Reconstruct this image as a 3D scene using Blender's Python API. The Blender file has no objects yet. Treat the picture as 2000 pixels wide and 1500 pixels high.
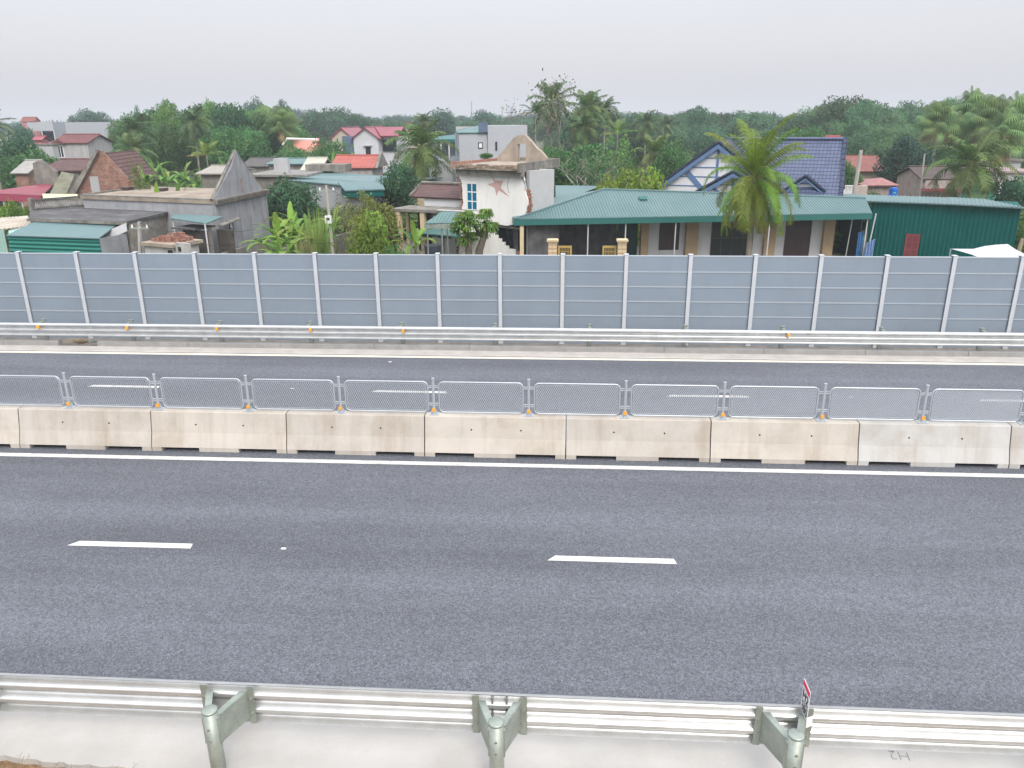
import bpy, math, random
import numpy as np
from mathutils import Vector, Matrix
R = math.radians
random.seed(7)
scene = bpy.context.scene
# ---------------------------------------------------------------- camera
CAMH = 6.8; FPX = 1525.0; PITCH = R(18.7); YAW = R(3.8); ROLL = R(0.38)
fw = Vector((-math.sin(YAW)*math.cos(PITCH), math.cos(YAW)*math.cos(PITCH), -math.sin(PITCH)))
r0 = Vector((math.cos(YAW), math.sin(YAW), 0)); u0 = r0.cross(fw)
rt = (r0*math.cos(ROLL) - u0*math.sin(ROLL)).normalized(); up = rt.cross(fw).normalized()
cam_pos = Vector((0, 0, CAMH))
cd = bpy.data.cameras.new('camera'); cam = bpy.data.objects.new('camera', cd)
scene.collection.objects.link(cam); scene.camera = cam
cd.sensor_width = 36; cd.lens = 36*FPX/2000; cd.clip_start = .1; cd.clip_end = 3000
M = Matrix.Identity(4)
for i in range(3):
    M[i][0] = rt[i]; M[i][1] = up[i]; M[i][2] = -fw[i]; M[i][3] = cam_pos[i]
cam.matrix_world = M
# ---------------------------------------------------------------- sky, sun, exposure
SUN_EL, SUN_AZ = 46, 158       # sun high behind the camera, veiled by cloud
world = bpy.data.worlds.new('World'); scene.world = world; world.use_nodes = True
nt = world.node_tree; nt.nodes.clear()
def N(nt, t, **k):
    n = nt.nodes.new(t)
    for a, b in k.items(): setattr(n, a, b)
    return n
sky = N(nt, 'ShaderNodeTexSky', sky_type='NISHITA', sun_disc=False)
sky.sun_elevation = R(SUN_EL); sky.sun_rotation = R(SUN_AZ); sky.dust_density = 6; sky.air_density = 1.5
b1 = N(nt, 'ShaderNodeBackground'); b1.inputs[1].default_value = 0.05
nt.links.new(sky.outputs[0], b1.inputs[0])
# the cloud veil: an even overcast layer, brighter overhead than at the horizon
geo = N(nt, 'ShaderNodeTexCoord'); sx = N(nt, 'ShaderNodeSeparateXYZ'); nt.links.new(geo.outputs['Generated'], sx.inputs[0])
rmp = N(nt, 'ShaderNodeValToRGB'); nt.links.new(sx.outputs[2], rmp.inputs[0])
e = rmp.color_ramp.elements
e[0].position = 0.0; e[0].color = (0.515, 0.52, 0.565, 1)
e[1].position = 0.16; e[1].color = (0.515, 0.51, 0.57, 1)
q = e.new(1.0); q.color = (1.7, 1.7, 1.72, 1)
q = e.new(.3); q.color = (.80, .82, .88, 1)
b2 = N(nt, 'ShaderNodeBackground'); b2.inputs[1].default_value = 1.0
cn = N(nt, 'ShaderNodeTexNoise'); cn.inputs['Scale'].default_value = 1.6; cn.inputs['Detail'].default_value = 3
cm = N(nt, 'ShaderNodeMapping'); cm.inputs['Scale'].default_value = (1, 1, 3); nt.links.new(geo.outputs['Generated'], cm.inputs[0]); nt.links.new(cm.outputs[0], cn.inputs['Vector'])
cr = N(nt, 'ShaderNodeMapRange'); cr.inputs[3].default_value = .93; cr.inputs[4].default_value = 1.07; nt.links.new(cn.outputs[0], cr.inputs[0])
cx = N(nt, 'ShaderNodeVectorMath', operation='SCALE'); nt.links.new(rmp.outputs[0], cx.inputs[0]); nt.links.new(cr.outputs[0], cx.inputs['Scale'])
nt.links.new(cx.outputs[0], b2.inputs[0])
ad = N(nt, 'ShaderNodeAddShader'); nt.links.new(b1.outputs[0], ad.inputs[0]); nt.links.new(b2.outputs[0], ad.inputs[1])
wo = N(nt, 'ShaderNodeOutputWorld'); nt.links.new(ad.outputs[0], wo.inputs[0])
sd = bpy.data.lights.new('sun', 'SUN'); sd.energy = 1.5; sd.angle = R(20); sd.color = (1, .97, .92)
sun = bpy.data.objects.new('sun', sd); scene.collection.objects.link(sun)
az = R(SUN_AZ)
sdir = Vector((math.sin(az)*math.cos(R(SUN_EL)), math.cos(az)*math.cos(R(SUN_EL)), math.sin(R(SUN_EL))))
sun.rotation_euler = (-sdir).to_track_quat('-Z', 'Y').to_euler()
scene.view_settings.view_transform = 'Standard'; scene.view_settings.look = 'None'
scene.view_settings.exposure = 0.32; scene.view_settings.gamma = 1
scene.cycles.volume_bounces = 1; scene.cycles.max_bounces = 6; scene.cycles.volume_step_rate = 5
# ---------------------------------------------------------------- helpers
G = -1.0                       # level of the village ground below the road
def ray(px, py): return (fw*FPX + rt*(px-1000) - up*(py-750))
def at(px, py, Y):
    d = ray(px, py); return cam_pos + d*(Y/d.y)
def atz(px, py, z):
    d = ray(px, py); return cam_pos + d*((z-CAMH)/d.z)
def proj(p):
    v = Vector(p)-cam_pos; w = v.dot(fw); return (1000+FPX*v.dot(rt)/w, 750-FPX*v.dot(up)/w)
col = scene.collection
def tag(o, label=None, cat=None, group=None, kind=None):
    if label: o['label'] = label
    if cat: o['category'] = cat
    if group: o['group'] = group
    if kind: o['kind'] = kind
    return o
def empty(name, loc, rz=0):
    o = bpy.data.objects.new(name, None); col.objects.link(o); o.location = loc; o.rotation_euler = (0, 0, rz); o.empty_display_size = .3
    return o
def thing(name, label, cat, loc=(0, 0, 0), rz=0, group=None):
    return tag(empty(name, loc, rz), label, cat, group)
def link(name, me, parent=None, m=None):
    o = bpy.data.objects.new(name, me); col.objects.link(o)
    if parent: o.parent = parent
    if m is not None:
        me.materials.clear(); me.materials.append(m)
    return o
def copy_tree(o, parent=None):
    c = o.copy(); col.objects.link(c); c.parent = parent
    for ch in o.children: copy_tree(ch, c)
    return c
def V(*a): return Vector(a)
class MB:
    def __init__(s): s.v = []; s.f = []; s.sm = False
    def quad(s, *p):
        n = len(s.v); s.v += [tuple(q) for q in p]; s.f.append(tuple(range(n, n+len(p)))); return s
    def box(s, x0, x1, y0, y1, z0, z1):
        n = len(s.v)
        s.v += [(x, y, z) for z in (z0, z1) for x, y in ((x0, y0), (x1, y0), (x1, y1), (x0, y1))]
        s.f += [tuple(n+i for i in q) for q in ((3,2,1,0),(4,5,6,7),(0,1,5,4),(1,2,6,5),(2,3,7,6),(3,0,4,7))]; return s
    def slab(s, pts, t):
        """planar polygon (counter clockwise seen from outside) with thickness t going inwards"""
        p = [Vector(q) for q in pts]; nn = (p[1]-p[0]).cross(p[2]-p[0]).normalized()
        n = len(s.v); k = len(p)
        s.v += [tuple(q) for q in p] + [tuple(q-nn*t) for q in p]
        s.f.append(tuple(range(n, n+k))); s.f.append(tuple(n+k+i for i in reversed(range(k))))
        for i in range(k):
            j = (i+1) % k; s.f.append((n+i, n+k+i, n+k+j, n+j))
        return s
    def ext(s, poly, d0, d1, axis='y'):
        """2D polygon extruded along an axis; poly in the other two axes (x,z) / (y,z) / (x,y)"""
        def P(a, b, d): return (a, d, b) if axis == 'y' else ((d, a, b) if axis == 'x' else (a, b, d))
        n = len(s.v); k = len(poly)
        s.v += [P(a, b, d0) for a, b in poly] + [P(a, b, d1) for a, b in poly]
        s.f.append(tuple(range(n, n+k))); s.f.append(tuple(n+k+i for i in reversed(range(k))))
        for i in range(k):
            j = (i+1) % k; s.f.append((n+i, n+k+i, n+k+j, n+j))
        return s
    def tube(s, path, r, n=8, cap=True):
        path = [Vector(p) for p in path]; rs = r if isinstance(r, (list, tuple)) else [r]*len(path)
        b = len(s.v)
        for i, p in enumerate(path):
            d = (path[min(i+1, len(path)-1)]-path[max(i-1, 0)]).normalized()
            a = Vector((1, 0, 0)) if abs(d.x) < .8 else Vector((0, 1, 0))
            e1 = d.cross(a).normalized(); e2 = d.cross(e1)
            for k in range(n):
                t = 2*math.pi*k/n; s.v.append(tuple(p+(e1*math.cos(t)+e2*math.sin(t))*rs[i]))
        for i in range(len(path)-1):
            for k in range(n):
                k2 = (k+1) % n
                s.f.append((b+i*n+k, b+i*n+k2, b+(i+1)*n+k2, b+(i+1)*n+k))
        if cap:
            s.f.append(tuple(b+k for k in reversed(range(n)))); s.f.append(tuple(b+(len(path)-1)*n+k for k in range(n)))
        return s
    def grid(s, rows):
        b = len(s.v); w = len(rows[0])
        for r_ in rows: s.v += [tuple(p) for p in r_]
        for i in range(len(rows)-1):
            for j in range(w-1):
                s.f.append((b+i*w+j, b+i*w+j+1, b+(i+1)*w+j+1, b+(i+1)*w+j))
        return s
    def corr(s, pts, pitch=.2, h=.03, off=0.0):
        """corrugated sheet over a planar polygon; its first edge is the eave, ribs run up the slope"""
        p = [Vector(q) for q in pts]; u = (p[1]-p[0]).normalized()
        nn = Vector((0, 0, 0))
        for i in range(len(p)):
            a, b = p[i], p[(i+1) % len(p)]; nn += a.cross(b)
        nn.normalize(); v = nn.cross(u)
        P2 = [((q-p[0]).dot(u), (q-p[0]).dot(v)) for q in p]
        u0_, u1_ = min(a for a, b in P2)+1e-4, max(a for a, b in P2)-1e-4
        us = []; k = math.floor(u0_/pitch)-1
        while k*pitch < u1_+pitch:
            for fr, hh in ((0, 0), (.35, 0), (.5, 1), (.85, 1)): us.append((k*pitch+fr*pitch, hh*h))
            k += 1
        us = [(u0_, 0)] + [q for q in us if u0_ < q[0] < u1_] + [(u1_, 0)]
        def rng(uu):
            ys = []
            for i in range(len(P2)):
                (a, b), (c, d) = P2[i], P2[(i+1) % len(P2)]
                if (a-uu)*(c-uu) <= 0 and a != c: ys.append(b+(d-b)*(uu-a)/(c-a))
            return (min(ys), max(ys)) if ys else (0, 0)
        rows = [[], []]
        for uu, hh in us:
            lo, hi = rng(uu); base = p[0]+u*uu+nn*(hh+off)
            rows[0].append(base+v*lo); rows[1].append(base+v*hi)
        s.grid(rows); return s
    def xform(s, m): s.v = [tuple(m @ Vector(p)) for p in s.v]; return s
    def build(s, name, m, parent=None, smooth=None):
        me = bpy.data.meshes.new(name); me.from_pydata(s.v, [], s.f); me.update()
        uvm = me.uv_layers.new(name='UVMap')
        vs = s.v; data = []
        for poly in me.polygons:
            n = poly.normal
            if abs(n.z) > .999: uu, vv = Vector((1, 0, 0)), Vector((0, 1, 0))
            else:
                uu = Vector((0, 0, 1)).cross(n).normalized(); vv = n.cross(uu)
            for vi in poly.vertices:
                c = Vector(vs[vi]); data += [c.dot(uu), c.dot(vv)]
        uvm.data.foreach_set('uv', data)
        if smooth or (smooth is None and s.sm): me.polygons.foreach_set('use_smooth', [True]*len(me.polygons))
        return link(name, me, parent, m)
# ---- materials
_cache = {}
def surf(name, c, var=.12, scale=3., rough=.85, metal=0., bump=0., bscale=30., streak=0., scol=None, pattern=None, pcol=None, ps=(.3, .3), objcol=False, rnd=False, grime=0., fine=0., spec=None):
    if name in _cache: return _cache[name]
    m = bpy.data.materials.new(name); m.use_nodes = True; _cache[name] = m
    nt = m.node_tree; bs = nt.nodes['Principled BSDF']; L = nt.links.new
    tc = N(nt, 'ShaderNodeTexCoord'); uv = tc.outputs['UV']; ob = tc.outputs['Object']
    def noise(vec, sc, det=5, rgh=.6, mp=None):
        n = N(nt, 'ShaderNodeTexNoise'); n.inputs['Scale'].default_value = sc; n.inputs['Detail'].default_value = det; n.inputs['Roughness'].default_value = rgh
        if mp:
            mm = N(nt, 'ShaderNodeMapping'); mm.inputs['Scale'].default_value = mp; L(vec, mm.inputs[0]); vec = mm.outputs[0]
        L(vec, n.inputs['Vector']); return n.outputs[0]
    def rng(x, a, b, c_, d): 
        n = N(nt, 'ShaderNodeMapRange'); L(x, n.inputs[0]); n.inputs[1].default_value = a; n.inputs[2].default_value = b; n.inputs[3].default_value = c_; n.inputs[4].default_value = d; return n.outputs[0]
    def mix(f, a, b, bt='MIX'):
        n = N(nt, 'ShaderNodeMix', data_type='RGBA', blend_type=bt)
        for sck, val in ((n.inputs[0], f), (n.inputs[6], a), (n.inputs[7], b)):
            if isinstance(val, (int, float)): sck.default_value = val
            elif isinstance(val, (tuple, list)): sck.default_value = (*val[:3], 1)
            else: L(val, sck)
        return n.outputs[2]
    if rnd:
        oi2 = N(nt, 'ShaderNodeObjectInfo'); mo = N(nt, 'ShaderNodeMath', operation='MULTIPLY'); L(oi2.outputs['Random'], mo.inputs[0]); mo.inputs[1].default_value = 71
        a1_ = N(nt, 'ShaderNodeVectorMath', operation='ADD'); L(uv, a1_.inputs[0]); L(mo.outputs[0], a1_.inputs[1]); uv = a1_.outputs[0]
        a2_ = N(nt, 'ShaderNodeVectorMath', operation='ADD'); L(ob, a2_.inputs[0]); L(mo.outputs[0], a2_.inputs[1]); ob = a2_.outputs[0]
    base = c
    if objcol:
        oi = N(nt, 'ShaderNodeObjectInfo'); base = oi.outputs['Color']
    b_in = []
    if pattern == 'tile':       # rows of roof tiles
        br = N(nt, 'ShaderNodeTexBrick'); L(uv, br.inputs['Vector']); br.inputs['Scale'].default_value = 1; br.offset = 0
        br.inputs['Brick Width'].default_value = ps[0]; br.inputs['Row Height'].default_value = ps[1]; br.inputs['Mortar Size'].default_value = ps[1]*.06; br.inputs['Mortar Smooth'].default_value = .4
        br.inputs['Color1'].default_value = (*c, 1); br.inputs['Color2'].default_value = (*[x*.78 for x in c], 1); br.inputs['Mortar'].default_value = (*(pcol or [x*.35 for x in c]), 1)
        sv_ = N(nt, 'ShaderNodeSeparateXYZ'); L(uv, sv_.inputs[0]); dv_ = N(nt, 'ShaderNodeMath', operation='DIVIDE'); L(sv_.outputs[1], dv_.inputs[0]); dv_.inputs[1].default_value = ps[1]
        fr_ = N(nt, 'ShaderNodeMath', operation='FRACT'); L(dv_.outputs[0], fr_.inputs[0]); lip = rng(fr_.outputs[0], .12, .26, .9, 0)
        base = mix(lip, br.outputs[0], pcol or [x*.35 for x in c]); b_in.append((br.outputs[1], -.03)); b_in.append((fr_.outputs[0], -.03))
    if pattern == 'brick':
        br = N(nt, 'ShaderNodeTexBrick'); L(uv, br.inputs['Vector']); br.inputs['Scale'].default_value = 1
        br.inputs['Brick Width'].default_value = ps[0]; br.inputs['Row Height'].default_value = ps[1]; br.inputs['Mortar Size'].default_value = .012
        br.inputs['Color1'].default_value = (*c, 1); br.inputs['Color2'].default_value = (*[x*.6 for x in c], 1); br.inputs['Mortar'].default_value = (*(pcol or (.3, .27, .24)), 1)
        base = br.outputs[0]; b_in.append((br.outputs[1], -.02))
    if pattern == 'seam':       # vertical sheet ribs as fine relief for far sheets
        wv = N(nt, 'ShaderNodeTexWave', wave_type='BANDS', bands_direction='X'); wv.inputs['Scale'].default_value = 1/ps[0]*.314; L(uv, wv.inputs[0])
        b_in.append((wv.outputs['Fac'], .05)); base = mix(rng(wv.outputs['Fac'], .0, .25, .35, 0), base, pcol or [x*.6 for x in c])
    f = rng(noise(ob, scale), .3, .7, 0, 1)
    base = mix(f, base, mix(1.0, base, (1-var*1.6,)*3, 'MULTIPLY'))
    if fine:
        f2 = rng(noise(ob, bscale*2, 3), .3, .7, 1-fine, 1+fine)
        vm = N(nt, 'ShaderNodeVectorMath', operation='SCALE'); L(base, vm.inputs[0]); L(f2, vm.inputs['Scale']); base = vm.outputs[0]
    if streak:
        s1 = rng(noise(uv, 1, 4, .65, (2.2, .28, 1)), .48, .72, 0, streak)
        base = mix(s1, base, scol or (.06, .055, .05))
        s2 = rng(noise(uv, 1, 6, .7, (.6, .5, 1)), .5, .75, 0, streak*.8)
        base = mix(s2, base, scol or (.09, .085, .08))
    if grime:
        g1 = rng(noise(ob, scale*.6, 6, .7), .5, .66, 0, grime); base = mix(g1, base, scol or (.08, .07, .055))
    if isinstance(base, (tuple, list)): bs.inputs['Base Color'].default_value = (*base, 1)
    else: L(base, bs.inputs['Base Color'])
    bs.inputs['Roughness'].default_value = rough; bs.inputs['Metallic'].default_value = metal
    if spec is not None: bs.inputs['Specular IOR Level'].default_value = spec
    if bump: b_in.append((noise(ob, bscale, 4), bump*.05))
    prev = None
    for src, d in b_in:
        bp = N(nt, 'ShaderNodeBump'); bp.inputs['Distance'].default_value = abs(d); bp.invert = d < 0; bp.inputs['Strength'].default_value = .8
        L(src, bp.inputs['Height'])
        if prev: L(prev, bp.inputs['Normal'])
        prev = bp.outputs[0]
    if prev: L(prev, bs.inputs['Normal'])
    return m
def leafmat(name, trans=.35):
    if name in _cache: return _cache[name]
    m = bpy.data.materials.new(name); m.use_nodes = True; _cache[name] = m; nt = m.node_tree; L = nt.links.new
    bs = nt.nodes['Principled BSDF']; bs.inputs['Roughness'].default_value = .55; bs.inputs['Specular IOR Level'].default_value = .3
    oi = N(nt, 'ShaderNodeObjectInfo'); at_ = N(nt, 'ShaderNodeAttribute', attribute_name='tint')
    sp = N(nt, 'ShaderNodeSeparateColor'); L(at_.outputs[0], sp.inputs[0])
    hs = N(nt, 'ShaderNodeHueSaturation'); L(oi.outputs['Color'], hs.inputs['Color'])
    a = N(nt, 'ShaderNodeMapRange'); L(sp.outputs[0], a.inputs[0]); a.inputs[3].default_value = .45; a.inputs[4].default_value = 1.75; L(a.outputs[0], hs.inputs['Value'])
    b = N(nt, 'ShaderNodeMapRange'); L(sp.outputs[1], b.inputs[0]); b.inputs[3].default_value = .480; b.inputs[4].default_value = .540; L(b.outputs[0], hs.inputs['Hue'])
    br = N(nt, 'ShaderNodeMix', data_type='RGBA'); L(sp.outputs[2], br.inputs[0]); L(hs.outputs[0], br.inputs[6]); br.inputs[7].default_value = (.30, .20, .10, 1)
    L(br.outputs[2], bs.inputs['Base Color'])
    tr = N(nt, 'ShaderNodeBsdfTranslucent'); L(br.outputs[2], tr.inputs[0]); mx = N(nt, 'ShaderNodeMixShader'); mx.inputs[0].default_value = trans
    L(bs.outputs[0], mx.inputs[1]); L(tr.outputs[0], mx.inputs[2]); L(mx.outputs[0], nt.nodes['Material Output'].inputs[0])
    return m
# shared materials
galv = surf('galvanised', (.66, .68, .69), var=.12, scale=3, rough=.32, metal=.68, fine=.06, grime=.2, scol=(.42, .44, .43))
galv_d = surf('galvanised_dull', (.38, .43, .39), var=.22, scale=4, rough=.5, metal=.6, fine=.08)
galv_p = surf('painted_post', (.52, .555, .60), var=.06, rough=.5, metal=.15)
amber = surf('amber_reflector', (.85, .36, .02), var=.05, rough=.3)
boltm = surf('bolt_steel', (.5, .52, .52), rough=.4, metal=.8)
dark = surf('dark_void', (.015, .02, .024), rough=.6)
# ================================================================ THE HIGHWAY
def asphalt(name, base, band=.25):
    m = bpy.data.materials.new(name); m.use_nodes = True; nt = m.node_tree; L = nt.links.new; bs = nt.nodes['Principled BSDF']
    tc = N(nt, 'ShaderNodeTexCoord'); ob = tc.outputs['Object']
    def noise(sc, mp=(1, 1, 1), det=4, rg=.6):
        mm = N(nt, 'ShaderNodeMapping'); mm.inputs['Scale'].default_value = mp; L(ob, mm.inputs[0])
        n = N(nt, 'ShaderNodeTexNoise'); n.inputs['Scale'].default_value = sc; n.inputs['Detail'].default_value = det; n.inputs['Roughness'].default_value = rg; L(mm.outputs[0], n.inputs['Vector']); return n.outputs[0]
    def rng(x, a, b, c, d):
        n = N(nt, 'ShaderNodeMapRange'); L(x, n.inputs[0]); n.inputs[1].default_value = a; n.inputs[2].default_value = b; n.inputs[3].default_value = c; n.inputs[4].default_value = d; return n.outputs[0]
    def mul(a, b):
        n = N(nt, 'ShaderNodeMath', operation='MULTIPLY'); L(a, n.inputs[0]); L(b, n.inputs[1]); return n.outputs[0]
    v = mul(rng(noise(1, (.05, .75, 1), 3), .3, .7, 1-band*.5, 1+band*.5), rng(noise(.5, det=4), .3, .7, .94, 1.06))
    v = mul(v, rng(noise(34, det=4, rg=.8), .34, .66, .72, 1.32))
    v = mul(v, rng(noise(85, det=3, rg=.8), .34, .66, .45, 1.62))
    v = mul(v, rng(noise(1.5, (.12, 2.2, 1), 5, .7), .52, .75, 1, .90))
    for sc_, lo_, hi_ in ((34, .74, 1.28), (70, .72, 1.30)):     # exposed aggregate, stone by stone
        va = N(nt, 'ShaderNodeTexVoronoi'); va.inputs['Scale'].default_value = sc_; L(ob, va.inputs['Vector']); sq_ = N(nt, 'ShaderNodeSeparateColor'); L(va.outputs['Color'], sq_.inputs[0]); v = mul(v, rng(sq_.outputs[0], 0, 1, lo_, hi_))
    vo = N(nt, 'ShaderNodeTexVoronoi'); vo.inputs['Scale'].default_value = 38; L(ob, vo.inputs['Vector'])
    chip = mul(rng(vo.outputs['Distance'], .05, .14, 1, 0), rng(noise(30, det=1), .60, .64, 0, 1))
    sc = N(nt, 'ShaderNodeVectorMath', operation='SCALE'); sc.inputs[0].default_value = base; L(v, sc.inputs['Scale'])
    mx = N(nt, 'ShaderNodeMix', data_type='RGBA'); L(chip, mx.inputs[0]); L(sc.outputs[0], mx.inputs[6]); mx.inputs[7].default_value = (.42, .42, .44, 1)
    L(mx.outputs[2], bs.inputs['Base Color']); bs.inputs['Roughness'].default_value = .8
    bp = N(nt, 'ShaderNodeBump'); bp.inputs['Distance'].default_value = .006; bp.inputs['Strength'].default_value = .6; L(noise(60, det=4, rg=.8), bp.inputs['Height']); L(bp.outputs[0], bs.inputs['Normal'])
    return m
asph = asphalt('asphalt', (.087, .094, .113), .40)
XA, XB = -45, 40
def strip(name, y0, y1, z, m, kind='structure', xa=XA, xb=XB, nx=1):
    b = MB(); b.grid([[(xa+(xb-xa)*i/nx, y, z) for i in range(nx+1)] for y in (y0, y1)])
    return tag(b.build(name, m), kind=kind)
def yline(pxs, z=0): return sum(atz(x, y, z).y for x, y in pxs)/len(pxs)
Y_NEAR_LINE = (yline([(1000, 904)])+yline([(300, 890)]))/2+.0
Y_BAR = 15.05                                     # centre line of the concrete barriers
road = MB(); road.box(XA, XB, 7.55, 22.98, -.25, 0); tag(road.build('road', asph), kind='structure')
mark = surf('road_paint', (.66, .655, .635), var=.16, scale=5, rough=.6, grime=.5, scol=(.30, .30, .31), fine=.08, bscale=16)
mark2 = surf('road_paint_cream', (.66, .63, .54), var=.12, scale=1.5, rough=.6, grime=.2, scol=(.3, .29, .27))
yn = atz(1000, 908.8, 0).y
strip('edge_line', yn-.085, yn+.085, .004, mark)
yf = atz(1000, 699.5, 0).y
strip('edge_line', yf-.10, yf+.10, .004, mark2)
# lane dashes, 2 m long every 8 m
def dashes(name, pts, m):
    for (xa, ya, xb, yb, w) in pts:
        a, c = atz(xa, ya, 0), atz(xb, yb, 0); h = w/2
        b = MB(); b.quad((a.x-.05, a.y-h, .004), (c.x, c.y-h, .004), (c.x-.03, c.y+h, .004), (a.x+.08, a.y+h, .004)); tag(b.build(name, m), kind='structure')
dashes('lane_marking', [(142, 1061, 376, 1067, .155), (1075, 1090, 1321, 1097, .155), (2052, 1122, 2300, 1131, .155), (-830, 1035, -590, 1040, .155)], mark)
dashes('lane_marking', [(176, 753.5, 312, 756, .15), (729, 764, 873, 766.5, .15), (1305, 773, 1463, 775, .15), (1912, 782, 2070, 784, .15)], mark)
# small litter on the asphalt
lit = surf('litter', (.75, .75, .74))
for i, (x, y) in enumerate([(554, 1072), (571, 759), (1662, 776), (762, 707)]):
    p = atz(x, y, 0); b = MB(); b.box(-.04, .04, -.02, .02, 0, .012); o = b.build('litter', lit); o.location = p
    tag(o, ['white paper scrap on the near lane beside the left lane dash', 'tiny white scrap on the far lane behind the mesh fence', 'small white scrap on the far lane toward the right, behind the mesh', 'small pale scrap on the far lane close to the rail'][i], 'litter', 'scraps of litter on the road')
# concrete margins
conc_l = surf('concrete_light', (.41, .40, .385), var=.10, scale=1.2, rough=.8, bump=.08, bscale=25, grime=.22, scol=(.33, .26, .19), fine=.03)
conc_k = surf('concrete_kerb', (.29, .288, .285), var=.15, scale=3, rough=.85, bump=.2, bscale=20, grime=.3, scol=(.2, .19, .17))
b = MB(); n = 400; top = []; low = []
for i in range(n+1):
    x = -16+32*i/n; e_ = 6.30 + .03*math.sin(x*3)+.02*math.sin(x*11)
    ed = [(q.x, q.y) for q in (atz(a_, b_, 0) for a_, b_ in ((-300, 1462), (0, 1476), (50, 1482), (100, 1489), (170, 1495), (250, 1500), (420, 1513)))]
    if x < ed[0][0]: e_ = ed[0][1]
    for (xa_, ya_), (xb_, yb_) in zip(ed, ed[1:]):
        if xa_ <= x <= xb_: e_ = ya_+(yb_-ya_)*(x-xa_)/(xb_-xa_)+.012*math.sin(x*19)+.008*math.sin(x*43)
    top.append((x, 7.55, .002)); low.append((x, e_, .002))
b.grid([low, top]); b.grid([[(p[0], p[1], -.10) for p in low], low]); tag(b.build('concrete_margin', conc_l), kind='structure')
soil = surf('dirt', (.30, .19, .10), var=.4, scale=8, bump=1, bscale=22, grime=.5, scol=(.12, .08, .05), fine=.3)
b = MB(); b.grid([[(x, y, -.07+(.0 if y > 6 else (6-y)*.02)+.02*math.sin(x*5+y*3)) for x in np.linspace(-20, 20, 60)] for y in (-2, 3, 5, 6, 6.3, 6.6, 6.9)]); tag(b.build('dirt_verge', soil), kind='structure')
# far gutter strip and kerb
gut = surf('gutter_concrete', (.46, .435, .415), var=.15, scale=2, rough=.85, bump=.1, bscale=20, grime=.25, scol=(.28, .25, .23))
yk = atz(1000, 686.3, 0).y
strip('gutter', yf+.14, yk+.02, .006, gut)
strip('joint', yf+.11, yf+.14, .003, dark)
b = MB(); 
kz = .16
def kerb_run(x0, x1):
    L_ = 1.0; x = x0
    while x < x1-.05:
        e_ = min(x+L_*3, x1)
        b.ext([(yk, -.05), (yk+.03, kz-.03), (yk+.06, kz), (yk+.22, kz), (yk+.22, -.05)], x+.006, e_-.006, 'x'); x = e_
xk0 = atz(138, 665, 0).x; xk1 = atz(207, 668, 0).x
kerb_run(XA, xk0); kerb_run(xk1, XB)
tag(b.build('kerb', conc_k), kind='structure')
strip('far_verge', yk+.2, 24.9, -.16, surf('verge_dirt', (.26, .22, .18), var=.3, bump=.5, grime=.4))
rk = surf('sandstone', (.36, .28, .18), var=.3, scale=6, bump=.8, bscale=10)
def rock(label, p, s):
    b = MB(); n = 8; rows = []
    for i in range(7):
        t = math.pi*i/6; rows.append([(s[0]*math.sin(t)*math.cos(2*math.pi*k/n)*(1+.18*math.sin(k*5+i*3)), s[1]*math.sin(t)*math.sin(2*math.pi*k/n)*(1+.15*math.cos(k*7+i)), s[2]*(math.cos(t))+s[2]*.6) for k in list(range(n))+[0]])
    b.grid(rows); o = b.build('rock', rk); o.location = p; return tag(o, label, 'rock')
rock('sandy brown rock lying in the kerb gap by the far rail', atz(153, 671, 0)+V(0, .12, 0), (.27, .13, .09))
rock('small dark stone at the right end of the kerb gap', atz(205, 670, 0)+V(0, .1, 0), (.12, .08, .05))
b = MB(); b.box(-.22, .22, -.12, .12, 0, .03); b.box(-.1, .1, -.06, .06, .03, .06); o = b.build('steel_plate', galv_d); o.location = atz(181, 671, 0)+V(0, .15, .01)
tag(o, 'grey steel base plate lying exposed in the kerb gap', 'plate')

# ---- rails
def catmull(pts, n=5):
    out = []
    P = [pts[0]]+list(pts)+[pts[-1]]
    for i in range(1, len(P)-2):
        for k in range(n):
            t = k/n; a, b_, c, d = [np.array(P[j], float) for j in (i-1, i, i+1, i+2)]
            out.append(tuple(.5*((2*b_)+(-a+c)*t+(2*a-5*b_+4*c-d)*t*t+(-a+3*b_-3*c+d)*t**3)))
    out.append(tuple(pts[-1])); return out
prof = catmull([(0, .0), (.030, .075), (.058, .083), (.085, .080), (.130, .006), (.155, 0), (.18, .006), (.225, .08), (.253, .083), (.281, .08), (.326, .006), (.351, 0), (.376, .006), (.421, .08), (.448, .083), (.476, .075), (.506, 0)], 3)
def rail_mesh(x0, x1, face):     # face=+1: crests towards +y
    b = MB(); b.sm = True; n = max(2, int((x1-x0)/1.0))
    for off in (0, .004):
        rows = []
        for (z, y) in prof:
            rows.append([(x0+(x1-x0)*i/n, face*(y+off), .506-z) for i in range(n+1)])
        b.grid(rows)
    return b
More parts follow.
